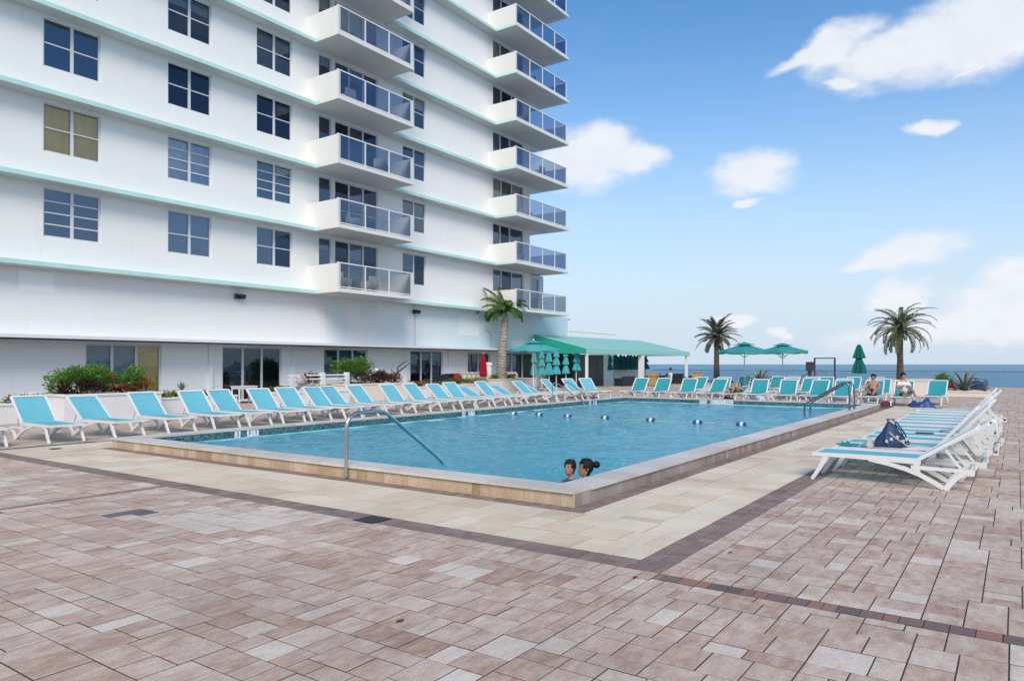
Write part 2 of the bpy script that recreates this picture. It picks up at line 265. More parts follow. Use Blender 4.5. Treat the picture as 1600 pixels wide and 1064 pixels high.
# ------------------------------------------------------------------ mesh helpers
class MB:
    def __init__(s): s.v = []; s.f = []; s.t = []
    def add(s, vs_, fs, t=None):
        o = len(s.v); s.v += [tuple(q) for q in vs_]; s.f += [tuple(o + i for i in f) for f in fs]
        if t is not None:
            while len(s.t) < len(s.f) - len(fs): s.t.append(0.)
            s.t += [t] * len(fs)
        return s
    def box(s, x0, x1, y0, y1, z0, z1, t=None):
        return s.add([(x0, y0, z0), (x1, y0, z0), (x1, y1, z0), (x0, y1, z0), (x0, y0, z1), (x1, y0, z1), (x1, y1, z1), (x0, y1, z1)],
                     [(0, 3, 2, 1), (4, 5, 6, 7), (0, 1, 5, 4), (1, 2, 6, 5), (2, 3, 7, 6), (3, 0, 4, 7)], t)
    def quad(s, a, b, c, d, t=None): return s.add([a, b, c, d], [(0, 1, 2, 3)], t)
    def tube(s, pts, r, n=8, cap=True):
        pts = [Vector(q) for q in pts]; rr = r if isinstance(r, (list, tuple)) else [r] * len(pts); vs_ = []; up = None
        for i, q in enumerate(pts):
            d = ((pts[min(i + 1, len(pts) - 1)] - pts[max(i - 1, 0)])).normalized()
            if up is None: up = d.orthogonal().normalized()
            up = (up - d * up.dot(d)).normalized(); sd_ = d.cross(up)
            for k in range(n): a = 2 * math.pi * k / n; vs_.append(q + (up * math.cos(a) + sd_ * math.sin(a)) * rr[i])
        fs = [(i * n + k, i * n + (k + 1) % n, (i + 1) * n + (k + 1) % n, (i + 1) * n + k) for i in range(len(pts) - 1) for k in range(n)]
        if cap: fs += [tuple(reversed(range(n))), tuple(range((len(pts) - 1) * n, len(pts) * n))]
        return s.add(vs_, fs)
    def lathe(s, prof, n=16, c=(0, 0, 0), wob=None):
        vs_ = []
        for j, (r, z) in enumerate(prof):
            for k in range(n):
                a = 2 * math.pi * k / n; q = r * (wob(k, j) if wob else 1); vs_.append((c[0] + q * math.cos(a), c[1] + q * math.sin(a), c[2] + z))
        fs = [(i * n + k, i * n + (k + 1) % n, (i + 1) * n + (k + 1) % n, (i + 1) * n + k) for i in range(len(prof) - 1) for k in range(n)]
        fs += [tuple(reversed(range(n))), tuple(range((len(prof) - 1) * n, len(prof) * n))]
        return s.add(vs_, fs)
    def strip(s, path, wd, y0, y1):                                 # a bar of width wd that follows path in the XZ plane
        n = len(path); L = []; Rr = []
        for i, (x, z) in enumerate(path):
            a = Vector(path[max(i - 1, 0)]); b = Vector(path[min(i + 1, n - 1)]); d = (b - a).normalized(); nn = Vector((-d.y, d.x)) * (wd[i] if isinstance(wd, (list, tuple)) else wd) * .5
            L.append((x + nn.x, z + nn.y)); Rr.append((x - nn.x, z - nn.y))
        vs_ = [(x, y0, z) for x, z in L] + [(x, y0, z) for x, z in Rr] + [(x, y1, z) for x, z in L] + [(x, y1, z) for x, z in Rr]; fs = []
        for i in range(n - 1): fs += [(i, i + 1, n + i + 1, n + i), (2 * n + i, 3 * n + i, 3 * n + i + 1, 2 * n + i + 1), (i, 2 * n + i, 2 * n + i + 1, i + 1), (n + i, n + i + 1, 3 * n + i + 1, 3 * n + i)]
        fs += [(0, n, 3 * n, 2 * n), (n - 1, 3 * n - 1, 4 * n - 1, 2 * n - 1)]
        return s.add(vs_, fs)
    side9 = False
    def mesh(s, name, mat, smooth=False, bevel=0):
        me = bpy.data.meshes.new(name); me.from_pydata(s.v, [], s.f)
        for q in (mat if isinstance(mat, list) else [mat]): me.materials.append(q)
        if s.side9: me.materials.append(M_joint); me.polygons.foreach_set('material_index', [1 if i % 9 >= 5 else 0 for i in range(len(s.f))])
        if s.t:
            while len(s.t) < len(s.f): s.t.append(0.)
            at = me.attributes.new('tone', 'FLOAT', 'FACE'); at.data.foreach_set('value', s.t)
        if smooth: me.polygons.foreach_set('use_smooth', [True] * len(me.polygons))
        return me
    def build(s, name, mat, parent=None, smooth=False, bevel=0, loc=None):
        o = bpy.data.objects.new(name, s.mesh(name, mat, smooth)); COL.objects.link(o)
        if parent: o.parent = parent
        if loc: o.location = loc
        if bevel:
            b = o.modifiers.new('bevel', 'BEVEL'); b.width = bevel; b.segments = 2; b.limit_method = 'ANGLE'
        return o
def tag(o, label=None, cat=None, group=None, kind=None):
    for k, v_ in (('label', label), ('category', cat), ('group', group), ('kind', kind)):
        if v_: o[k] = v_
    return o
def thing(name, label, cat, loc=(0, 0, 0), rz=0, group=None):
    o = bpy.data.objects.new(name, None); COL.objects.link(o); o.location = loc; o.rotation_euler = (0, 0, rz); o.empty_display_size = .1
    return tag(o, label, cat, group)
def dup(root, loc, rz=None, label=None):
    r = root.copy(); COL.objects.link(r); r.location = loc
    if rz is not None: r.rotation_euler = (0, 0, rz)
    if label: r['label'] = label
    for ch in root.children:
        c_ = ch.copy(); COL.objects.link(c_); c_.parent = r
        for g in ch.children:
            d_ = g.copy(); COL.objects.link(d_); d_.parent = c_
    return r
def inst(name, me, parent, loc, tone_=None, rot=None):
    o = bpy.data.objects.new(name, me); COL.objects.link(o); o.parent = parent; o.location = loc
    if rot: o.rotation_euler = rot
    if tone_ is not None: o['tone'] = tone_
    return o
def text(body, size, mat, parent, M4, name='lettering'):
    cu = bpy.data.curves.new(name, 'FONT'); cu.body = body; cu.size = size; cu.align_x = 'CENTER'; cu.align_y = 'CENTER'; cu.extrude = .001
    tmp = bpy.data.objects.new(name, cu); COL.objects.link(tmp); bpy.context.view_layer.update()
    me = bpy.data.meshes.new_from_object(tmp.evaluated_get(bpy.context.evaluated_depsgraph_get())); bpy.data.objects.remove(tmp); me.materials.clear(); me.materials.append(mat)
    o = bpy.data.objects.new(name, me); COL.objects.link(o); o.parent = parent; o.matrix_local = M4; return o
def smooth_path(P, k=3):
    P = [Vector(p) for p in P]
    for _ in range(k):
        Q = [P[0]]
        for a, b in zip(P, P[1:]): Q += [a.lerp(b, .25), a.lerp(b, .75)]
        P = Q + [P[-1]]
    return P
ORD = ['nearest', 'second', 'third', 'fourth', 'fifth', 'sixth', 'seventh', 'eighth', 'ninth', 'tenth', 'eleventh', 'twelfth', 'thirteenth', 'fourteenth', 'fifteenth', 'sixteenth', 'seventeenth', 'eighteenth', 'nineteenth', 'twentieth', 'twenty-first', 'twenty-second', 'twenty-third']

# ------------------------------------------------------------------ ground, paving
PA0, PA1, PB0, PB1 = 7.04, 29.0, 4.06, 14.3          # outer edge of the pool kerb
sea = MB().add([(-800, -30000, -5), (30000, -30000, -5), (30000, 30000, -5), (-800, 30000, -5)], [(0, 1, 2, 3)]).build('sea', M_sea); tag(sea, kind='structure')
fm = MB()
for (a0, a1, b0, b1) in ((-12, PA0 + .1, -14, 28.3), (PA1 - .1, 60, -14, 28.3), (PA0 + .1, PA1 - .1, -14, PB0 + .1), (PA0 + .1, PA1 - .1, PB1 - .1, 28.3)):
    fm.box(a0, a1, b0, b1, -.6, -.0055)
fm.box(60, 60.3, -14, 60, -5, .0)
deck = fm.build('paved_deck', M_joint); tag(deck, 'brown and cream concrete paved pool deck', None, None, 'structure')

def tile_strips(u0, u1, v0, v1, unit=.075):
    """courses run along v; each course is 7 units wide in u and filled with mixed 2-4 unit stones"""
    out = []; rowsL = {4: [[4], [2, 2]], 5: [[2, 3], [3, 2]], 6: [[3, 3], [2, 4], [4, 2]], 7: [[3, 4], [4, 3], [2, 3, 2]], 8: [[4, 4], [3, 2, 3]]}
    u = u0
    while u < u1 - 1e-6:
        W = rnd.choice([7, 7, 7, 8, 6, 10]); v = v0 - rnd.random() * .5
        while v < v1:
            L = rnd.choice([4, 5, 6, 6, 7, 7]); sub = rnd.choice({6: [[3, 3], [2, 4], [4, 2]], 7: [[3, 4], [4, 3], [2, 3, 2], [3, 4]], 8: [[3, 2, 3], [4, 4], [3, 3, 2]], 10: [[3, 4, 3], [4, 3, 3], [3, 3, 4], [2, 4, 4]]}[W])
            du = 0
            for rw in sub:
                dv = 0
                for ln in rnd.choice(rowsL[L]):
                    a0 = max(u + du * unit, u0); a1 = min(u + (du + rw) * unit, u1); b0 = max(v + dv * unit, v0); b1 = min(v + (dv + ln) * unit, v1)
                    if b1 - v0 < .05: dv += ln; continue
                    if b0 - v0 < .05: b0 = v0
                    if v1 - b1 < .05: b1 = v1
                    if v1 - b0 < .05: dv += ln; continue
                    if u1 - a1 < .05: a1 = u1
                    if u1 - a0 < .05: dv += ln; continue
                    if a1 - a0 > .014 and b1 - b0 > .014: out.append((a0, a1, b0, b1))
                    dv += ln
                du += rw
            v += L * unit
        u += W * unit
    return out
def running(u0, u1, v0, v1, nrow, ln):
    out = []; wd = (u1 - u0) / nrow
    for i in range(nrow):
        v = v0 - ln * ((i % 2) * .5 + rnd.random() * .08)
        while v < v1:
            l = ln * rnd.choice([1, 1, .67, 1.0]); b0 = max(v, v0); b1 = min(v + l, v1)
            if b1 - b0 > .04: out.append((u0 + i * wd, u0 + (i + 1) * wd, b0, b1))
            v += l
    return out
sw = lambda L: [(c, d, a, b) for a, b, c, d in L]
def stone_mesh(mb, a0, a1, b0, b1, z, t, gap=.0042, bev=.0018, low=-.009):
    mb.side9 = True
    x0, x1, y0, y1 = a0 + gap, a1 - gap, b0 + gap, b1 - gap; e = bev
    mb.add([(x0, y0, low), (x1, y0, low), (x1, y1, low), (x0, y1, low), (x0, y0, z - e), (x1, y0, z - e), (x1, y1, z - e), (x0, y1, z - e), (x0 + e, y0 + e, z), (x1 - e, y0 + e, z), (x1 - e, y1 - e, z), (x0 + e, y1 - e, z)],
           [(8, 9, 10, 11), (4, 5, 9, 8), (5, 6, 10, 9), (6, 7, 11, 10), (7, 4, 8, 11), (0, 1, 5, 4), (1, 2, 6, 5), (2, 3, 7, 6), (3, 0, 4, 7)], t)
def lay(rects, mat, name, parent, nmax=300, big='', gap=.0042, tonef=None):
    th = R(YAW)
    def key(r):
        a = (r[0] + r[1]) / 2; b = (r[2] + r[3]) / 2; d = a * math.cos(th) + b * math.sin(th); x = a * math.sin(th) - b * math.cos(th)
        vis = d > 3.55 and abs(x / d) < .72
        return (0 if vis else 1, a * a + b * b)
    rects = sorted(rects, key=key); cache = {}; mb = MB()
    for i, r in enumerate(rects):
        t = tonef(r) if tonef else min(1, max(0, rnd.gauss(.5, .2)))
        z = rnd.uniform(-.0015, .0015); 
        if i < nmax:
            k = (round(r[1] - r[0], 3), round(r[3] - r[2], 3))
            if k not in cache:
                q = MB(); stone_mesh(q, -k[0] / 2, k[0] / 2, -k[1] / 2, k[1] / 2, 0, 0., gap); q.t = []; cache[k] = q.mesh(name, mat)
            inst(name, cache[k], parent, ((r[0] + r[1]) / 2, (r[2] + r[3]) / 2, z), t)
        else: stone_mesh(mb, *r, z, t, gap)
    if mb.v: tag(mb.build(big, mat, parent), kind='stuff')
br = []
def cut(L, holes):
    return [r for r in L if not any(h[0] - .02 < (r[0] + r[1]) / 2 < h[1] + .02 and h[2] - .02 < (r[2] + r[3]) / 2 < h[3] + .02 for h in holes)]
DARKS = [(3.72, 3.98, 7.75, 8.05), (3.98, 4.24, 7.62, 7.95), (3.0, 3.25, 9.0, 9.2)]
br += tile_strips(-1.0, 5.04, -6, 2.25) + tile_strips(-1.0, 5.20, 2.25, 9.14) + tile_strips(-1.0, 5.20, 9.28, 27)
br += sw(tile_strips(-13, 2.25, 5.20, 34))
br += tile_strips(5.60, 7.4, 15.75, 26) + tile_strips(7.4, 30, 15.6, 26)
br += sw(tile_strips(-13, 2.25, 34, 60)) + tile_strips(31, 60, 2.25, 26)
def tf(r):
    a = (r[0] + r[1]) / 2; b = (r[2] + r[3]) / 2
    g = rnd.gauss(.45, .12)
    if rnd.random() < .05: g = rnd.uniform(.85, 1)
    if (a - 5.0) ** 2 / 1.2 + (b - 7.0) ** 2 / 1.6 < 1 and rnd.random() < .5: g = rnd.uniform(.75, 1)
    return min(1, max(0, g))
kept = cut(br, DARKS); kset = set(kept)
lay(kept, M_paver, 'paver', deck, 300, 'brown_pavers', tonef=tf)
lay([q_ for q_ in br if q_ not in kset], M_dark, 'dark_paver', deck)
pal = running(5.48, 6.82, 2.53, 15.5, 3, .43) + sw(running(2.53, 3.84, 6.82, 31, 3, .43)) + running(6.82, 7.4, 14.34, 15.5, 2, .43) + running(7.4, 30, 14.3, 15.5, 50, .4)
lay(pal, M_pale, 'pale_paver', deck, 300, 'cream_pavers', .003)
bd = running(5.20, 5.48, 2.25, 16, 2, .11) + sw(running(2.25, 2.53, 5.48, 31, 2, .11)) + sw(running(9.14, 9.28, -1, 5.2, 1, .11)) + sw(running(15.5, 15.62, 5.48, 30, 1, .2))
bd += sw(running(PB0 - .22, PB0, PA0 - .22, 29.2, 2, .11)) + running(PA0 - .22, PA0, PB0, PB1, 2, .11)
lay(bd, M_border, 'border_brick', deck, 300, 'border_bricks', .002)
lay(running(5.05, 5.20, -6, 2.25, 1, .135), M_red, 'red_brick', deck, 60, 'red_bricks', .003, tonef=lambda r: rnd.choice([.1, .3, .35, .7, .8, .2, .95]))
for (x, y, s_) in ((5.30, 5.45, .13), (6.3, 14.9, .08)):
    g = thing('floor_drain', 'small square black drain grate set in the dark paver band' if s_ > .1 else 'small round dark drain cover in the cream pavers beside the pool corner', 'drain', (x, y, .004))
    q = MB()
    for k in range(7): q.box(-s_, -s_ + .012 if False else s_, -s_ + k * s_ / 3.2, -s_ + k * s_ / 3.2 + s_ / 7, -.004, .006)
    q.build('grate', M_dsteel, g); MB().box(-s_ - .012, s_ + .012, -s_ - .012, s_ + .012, -.006, .001).build('tray', M_black, g)

# ------------------------------------------------------------------ swimming pool
CW, ZT, ZW = .37, .185, -.02
pool = thing('swimming_pool', 'raised rectangular swimming pool edged with tan travertine tiles', 'pool', (0, 0, 0))
ia0, ia1, ib0, ib1 = PA0 + CW, PA1 - CW, PB0 + CW, PB1 - CW
q = MB(); o_ = (PA0 + .012, PA1 - .012, PB0 + .012, PB1 - .012)
q.box(o_[0], ia0, o_[2], o_[3], -1.5, ZT - .035).box(ia1, o_[1], o_[2], o_[3], -1.5, ZT - .035).box(ia0, ia1, o_[2], ib0, -1.5, ZT - .035).box(ia0, ia1, ib1, o_[3], -1.5, ZT - .035)
q.box(ia0, ia1, ib0, ib1, -1.6, -1.35); q.box(ia0, ia0 + .35, 6.9, 8.6, -1.35, -.25).box(ia0 + .35, ia0 + .7, 6.9, 8.6, -1.35, -.55); q.build('basin', M_basin, pool)
q = MB(); e = .012
q.box(ia0, ia1, ib1 - e, ib1 - .001, .006, ZT - .036).box(ia1 - e, ia1 - .001, ib0, ib1 - e, .006, ZT - .036).box(ia0 + .001, ia0 + e, ib0, ib1 - e, .006, ZT - .036).box(ia0 + e, ia1 - e, ib0 + .001, ib0 + e, .006, ZT - .036); q.build('waterline_tiles', M_mosaic, pool)
# coping slabs
def slabs(a0, a1, b0, b1, along, ln, mat, name, z0, z1, gap=.002, jit=.0):
    u0, u1 = (a0, a1) if along == 'a' else (b0, b1); n = max(1, round((u1 - u0) / ln)); st = (u1 - u0) / n; cache = {}
    xs = [u0 + i * st for i in range(n + 1)]
    for i in range(1, n): xs[i] += rnd.uniform(-jit, jit) * st
    for i in range(n):
        p0, p1 = xs[i], xs[i + 1]; l = round(p1 - p0 - 2 * gap, 3)
        if l not in cache:
            h = l / 2; qq = MB(); wd = (b1 - b0) / 2 if along == 'a' else (a1 - a0) / 2
            if along == 'a': qq.box(-h, h, -wd, wd, 0, z1 - z0)
            else: qq.box(-wd, wd, -h, h, 0, z1 - z0)
            cache[l] = qq.mesh(name, mat)
        c_ = ((p0 + p1) / 2, (b0 + b1) / 2, z0) if along == 'a' else ((a0 + a1) / 2, (p0 + p1) / 2, z0)
        inst(name, cache[l], pool, c_, min(1, max(0, rnd.gauss(.5, .17))))
slabs(PA0 - .03, ia0 + .02, PB0 + .0, PB1, 'b', .61, M_cope, 'coping_slab', ZT - .034, ZT)
slabs(ia1 - .02, PA1 + .012, PB0 + .0, PB1, 'b', .61, M_cope, 'coping_slab', ZT - .034, ZT)
slabs(ia0 + .021, ia1 - .021, PB0 - .03, ib0 + .02, 'a', .61, M_cope, 'coping_slab', ZT - .034, ZT)
slabs(ia0 + .021, ia1 - .021, ib1 - .02, PB1 + .012, 'a', .61, M_cope, 'coping_slab', ZT - .034, ZT)
slabs(PA0, PA0 + .012, PB0, PB1, 'b', .165, M_trav, 'facing_tile', -.01, ZT - .035, .0012, .25)
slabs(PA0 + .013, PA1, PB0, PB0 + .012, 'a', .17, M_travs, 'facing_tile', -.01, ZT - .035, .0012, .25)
# depth markers and warning tiles (white tiles with black characters)
def marker(txt, a, b, face, size=.15):
    n = len(txt); wtot = .155 * n
    for i, ch in enumerate(txt):
        if ch == ' ': continue
        s_ = (i - (n - 1) / 2) * .155
        if face == 'b':
            t_ = MB().box(-.072, .072, -.004, .0, -.072, .072).build('marker_tile', M_tilew, pool, loc=(a + s_, b - .012, ZT - .115))
            text(ch, size, M_black, t_, Matrix.Translation((0, -.006, 0)) @ Matrix.Rotation(R(90), 4, 'X'))
        else:
            t_ = MB().box(-.004, 0, -.072, .072, -.072, .072).build('marker_tile', M_tilew, pool, loc=(a - .012, b - s_, ZT - .115))
            text(ch, size, M_black, t_, Matrix.Translation((-.006, 0, 0)) @ Matrix.Rotation(R(-90), 4, 'Z') @ Matrix.Rotation(R(90), 4, 'X'))
marker('3 FT', 9.75, ib1, 'b'); marker('4 FT', 17.6, ib1, 'b'); marker('5 FT', 25.6, ib1, 'b'); marker('NO DIVING', ia1, 9.95, 'a')
# water sheet with real ripples
def pool_surface():
    na, nb = 330, 150; vs_ = []; ws = []
    for k in range(26):
        L = rnd.uniform(.28, 1.5); an = rnd.uniform(0, math.pi * 2) if k > 8 else rnd.uniform(-.5, .5); ws.append((2 * math.pi / L * math.cos(an), 2 * math.pi / L * math.sin(an), rnd.uniform(0, 6.28), .0026 * L ** .8))
    for i in range(na + 1):
        a = ia0 + e + (ia1 - ia0 - 2 * e) * i / na
        for j in range(nb + 1):
            b = ib0 + e + (ib1 - ib0 - 2 * e) * j / nb; h = 0
            for kx, ky, ph, am in ws: h += am * math.sin(kx * a + ky * b + ph)
            if a < 11 and b < 7:
                for (ca_, cb_) in ((8.81, 4.90), (8.67, 5.07)):
                    d_ = math.hypot(a - ca_, b - cb_); h += .010 * math.sin(d_ * 38) * math.exp(-d_ * 2.2)
            vs_.append((a, b, ZW + h))
    fs = [(i * (nb + 1) + j, (i + 1) * (nb + 1) + j, (i + 1) * (nb + 1) + j + 1, i * (nb + 1) + j + 1) for i in range(na) for j in range(nb)]
    q = MB(); q.v = vs_; q.f = fs; return q
wat = pool_surface().build('pool_water', M_water, smooth=True); tag(wat, kind='structure')
# ------------------------------------------------------------------ apartment building
bld = thing('apartment_building', 'white high-rise apartment building with mint ledges and glass-fronted balconies', 'building', (0, 0, 0))
ST = 2.88; NL = 11; F = 27.0; A0, A1 = -14.0, 40.8; TOP = 4.98 + ST * (NL + .4)
GB = .30
def wall_grid(holes, a0, a1, z0, z1, b, depth, mat, parent, name='wall'):
    xs = sorted({a0, a1, *[h[0] for h in holes], *[h[1] for h in holes]}); zs = sorted({z0, z1, *[h[2] for h in holes], *[h[3] for h in holes]}); q = MB()
    for i in range(len(xs) - 1):
        for j in range(len(zs) - 1):
            cx_, cz = (xs[i] + xs[i + 1]) / 2, (zs[j] + zs[j + 1]) / 2
            if any(h[0] < cx_ < h[1] and h[2] < cz < h[3] for h in holes): continue
            q.quad((xs[i], b, zs[j]), (xs[i + 1], b, zs[j]), (xs[i + 1], b, zs[j + 1]), (xs[i], b, zs[j + 1]))
    for (x0, x1, y0, y1) in holes:
        q.quad((x0, b, y0), (x0, b, y1), (x0, b + depth, y1), (x0, b + depth, y0)); q.quad((x1, b, y0), (x1, b + depth, y0), (x1, b + depth, y1), (x1, b, y1))
        q.quad((x0, b, y1), (x1, b, y1), (x1, b + depth, y1), (x0, b + depth, y1)); q.quad((x0, b, y0), (x0, b + depth, y0), (x1, b + depth, y0), (x1, b, y0))
    return q.build(name, mat, parent)
def window(x0, x1, z0, z1, b, cols, hbars, back, gmat=None, depth=.10, name='window', bw=.055, parent=bld, fm_=None):
    """frame mesh; panes and what hangs behind them are sub-parts"""
    q = MB(); y0, y1 = b + depth - .03, b + depth + .03
    q.box(x0 + .002, x1 - .002, y0, y1, z1 - bw, z1 - .002).box(x0 + .002, x1 - .002, y0 - .012, y1, z0 + .002, z0 + bw)
    q.box(x0 + .002, x0 + bw, y0, y1, z0 + bw, z1 - bw).box(x1 - bw, x1 - .002, y0, y1, z0 + bw, z1 - bw)
    cuts = [x0 + bw * .5] + [x0 + (x1 - x0) * c_ for c_ in cols] + [x1 - bw * .5]
    for c_ in cuts[1:-1]: q.box(c_ - .05, c_ + .05, y0 - .008, y1, z0 + bw, z1 - bw)
    o = q.build(name, fm_ or M_alu, parent)
    for i in range(len(cuts) - 1):
        c0, c1 = cuts[i] + (.05 if i else .03), cuts[i + 1] - (.05 if i < len(cuts) - 2 else .03)
        zz = [z0 + bw] + [z0 + bw + (z1 - z0 - 2 * bw) * h for h in hbars] + [z1 - bw]
        for j in range(len(zz) - 1):
            g = gmat if not isinstance(gmat, list) else gmat[i % len(gmat)]
            MB().quad((c0, y0 + .03, zz[j] + (.022 if j else 0)), (c1, y0 + .03, zz[j] + (.022 if j else 0)), (c1, y0 + .03, zz[j + 1] - (.022 if j < len(zz) - 2 else 0)), (c0, y0 + .03, zz[j + 1] - (.022 if j < len(zz) - 2 else 0))).build('pane', g or M_glass, o)
        if len(zz) > 2:
            r_ = MB()
            for z_ in zz[1:-1]: r_.box(c0, c1, y0 + .005, y1 - .01, z_ - .022, z_ + .022)
            r_.build('glazing_bar', fm_ or M_alu, o)
    if back:
        kind_, mat_, zb = back; q = MB(); yb = y1 + .06
        za = z0 + .02; zt = z1 - .02; za = zt - (zt - za) * zb
        if kind_ == 'blind':
            k = int((zt - za) / .065); 
            for i in range(k): q.quad((x0, yb + .02, za + i * .065), (x1, yb + .02, za + i * .065), (x1, yb - .015, za + i * .065 + .06), (x0, yb - .015, za + i * .065 + .06))
        else:
            n = max(6, int((x1 - x0) / .05)); pts = [(x0 + (x1 - x0) * i / n, yb + .025 * math.sin(i * 1.35) + .01 * math.sin(i * .4)) for i in range(n + 1)]
            for (p0, p1) in zip(pts, pts[1:]): q.quad((p0[0], p0[1], za), (p1[0], p1[1], za), (p1[0], p1[1], zt), (p0[0], p0[1], zt))
        q.build(kind_, mat_, o)
    return o
# tower facade
C1, C2, C3, CB, C4, C5 = (11.03, 12.90), (15.41, 17.26), (19.41, 21.27), (22.81, 26.64), (28.48, 30.32), (36.62, 40.06)
holes = []
for k in range(NL):
    zb = 5.92 + ST * k; zt = 7.60 + ST * k
    for c_ in (C1, C2, C3, C4): holes.append((c_[0], c_[1], zb, zt))
    holes.append((CB[0], 23.58, zb - .02, zt)); holes.append((23.80, CB[1], 5.06 + ST * k, zt)); holes.append((C5[0], C5[1], 5.06 + ST * k, zt))
wall_grid(holes, A0, A1, 4.82, TOP, F, .22, M_wall, bld)
q = MB(); q.quad((A0, F + .22, 4.82), (A1, F + .22, 4.82), (A1, 46, 4.82), (A0, 46, 4.82)); q.quad((A1, F, 4.82), (A1, 46, 4.82), (A1, 46, TOP), (A1, F, TOP)).quad((A0, F, 4.82), (A0, F, TOP), (A0, 46, TOP), (A0, 46, 4.82)).quad((A0, 46, 4.82), (A0, 46, TOP), (A1, 46, TOP), (A1, 46, 4.82)).quad((A0, F, TOP), (A1, F, TOP), (A1, 46, TOP), (A0, 46, TOP)); q.build('end_wall', M_wall, bld)
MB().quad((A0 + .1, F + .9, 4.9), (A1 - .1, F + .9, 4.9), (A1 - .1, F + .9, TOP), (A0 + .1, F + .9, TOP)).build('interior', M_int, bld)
for k in range(NL + 1):                                               # floor ledges, a mint strip on a white lip
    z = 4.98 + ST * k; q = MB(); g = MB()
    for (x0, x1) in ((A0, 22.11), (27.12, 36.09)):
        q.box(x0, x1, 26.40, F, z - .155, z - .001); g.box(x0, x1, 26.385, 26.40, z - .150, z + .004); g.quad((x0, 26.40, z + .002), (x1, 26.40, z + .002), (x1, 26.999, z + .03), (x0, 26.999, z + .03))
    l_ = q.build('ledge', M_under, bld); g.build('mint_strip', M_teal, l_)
LV = {  # per level: (hbars, back, glass) for the window columns
    0: {C1: ([.25, .5, .75], ('blind', M_blindd, 1), M_glass), C2: ([.46], ('curtain', M_sheer, 1), M_glass), C3: ([.5], ('curtain', M_blindd, 1), [M_glass, M_glassd]), C4: ([], None, [M_glass, M_glassd])},
    1: {C1: ([.5], ('shade', M_shade, 1), M_glassc), C2: ([.25, .5, .75], ('shade', M_blind, 1), M_glass), C3: ([.25, .5, .75], ('shade', M_blindd, 1), M_glass), C4: ([.5], None, M_glass)},
    2: {C1: ([.5], None, M_glass), C2: ([.5], None, M_glassd), C3: ([.5], None, M_glassd), C4: ([.5], None, M_glass)},
    3: {C4: ([.5], ('shade', M_shade, .35), M_glass)}}
for k in range(NL):
    zb = 5.92 + ST * k; zt = 7.60 + ST * k; d_ = dict(LV[2]); d_.update(LV.get(k, {}))
    for c_ in (C1, C2, C3, C4):
        hb, back, gm_ = d_[c_]
        if k > 1 and c_ == C1 and k == 2: back = None
        if k > 2 and c_ != C4: back = [None, ('shade', M_blindd, .45), None, ('curtain', M_sheer, 1), ('shade', M_blind, .3)][(k * 3 + int(c_[0])) % 5]
        window(c_[0], c_[1], zb, zt, F, [.5], hb, back, gm_)
    backs = [('shade', M_blindd, .3), None, None, ('shade', M_blind, .25), ('shade', M_shadep, .4)][k % 5]
    window(CB[0], 23.58, zb - .02, zt, F, [], [], backs, M_glass, name='window')
    window(23.80, CB[1], 5.06 + ST * k, zt, F, [.33, .66], [.45] if k % 3 == 1 else [], backs, [M_glassd, M_glass, M_glassd], name='balcony_door', bw=.06)
    window(C5[0], C5[1], 5.06 + ST * k, zt, F, [.25, .55] if k % 2 else [.28, .62], [], [('shade', M_blindd, .5), None, ('shade', M_shade, .6)][k % 3], [M_glass, M_glassd, M_glass], name='balcony_door', bw=.06)
# balconies
BF = 24.95
def balcony(k, x0, x1, n, both):
    z0 = 4.84 + ST * k; fl = z0 + .17; zr = 6.15 + ST * k
    q = MB().box(x0, x1 + (.22 if not both else 0), BF - .05, F - .002, z0, fl)
    if not both: q.box(A1 + .003, x1 + .22, F - .002, F + 2.6, z0, fl)
    o = q.build('balcony', M_side, bld)
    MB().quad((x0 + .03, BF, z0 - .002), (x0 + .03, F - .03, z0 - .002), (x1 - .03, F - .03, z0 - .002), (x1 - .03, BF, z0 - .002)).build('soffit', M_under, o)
    MB().box(x0, x0 + .13, BF, F - .002, fl, zr - .02).build('side_wall', M_side, o)
    if both: MB().box(x1 - .13, x1, BF, F - .002, fl, zr - .02).build('side_wall', M_side, o)
    g = MB().box(x0 - .012, x0 - .001, BF + .0 if not both else F - .9, F - .01, z0 - .01, z0 + .13); g.build('mint_strip', M_teal, o)
    if not both: MB().box(x0, x1 + .22, BF - .062, BF - .051, z0 - .005, z0 + .06).build('mint_strip', M_teal, o)
    xa, xb = x0 + .14, x1 - (.14 if both else .03)
    MB().box(x0 + .0, x1, BF - .005, BF + .055, zr - .019, zr + .03).build('top_rail', M_white, o)
    MB().box(xa, xb, BF + .005, BF + .045, fl + .05, fl + .09).build('bottom_rail', M_white, o)
    for i in range(n + 1):
        x = xa + (xb - xa) * i / n; inst('rail_post', POST, o, (x, BF + .025, fl + .001))
    gm_ = (M_balgg if k == 0 else M_balg)
    for i in range(n):
        p0 = xa + (xb - xa) * i / n + .035; p1 = xa + (xb - xa) * (i + 1) / n - .035
        MB().quad((p0, BF + .025, fl + .085), (p1, BF + .025, fl + .085), (p1, BF + .025, zr - .02), (p0, BF + .025, zr - .02)).build('glass_panel', gm_, o)
    if not both:
        MB().box(x1 - .03, x1 + .02, BF + .06, F + 2.4, zr - .019, zr + .03).build('top_rail', M_white, o)
        MB().quad((x1, BF + .06, fl + .085), (x1, F + 2.4, fl + .085), (x1, F + 2.4, zr - .02), (x1, BF + .06, zr - .02)).build('glass_panel', gm_, o)
    return o
POST = MB().box(-.03, .03, -.025, .025, 0, 1.11).mesh('rail_post', M_white)
for k in range(NL):
    balcony(k, 22.13, 27.08, 3, True); balcony(k, 36.12, 42.19, 4, False)
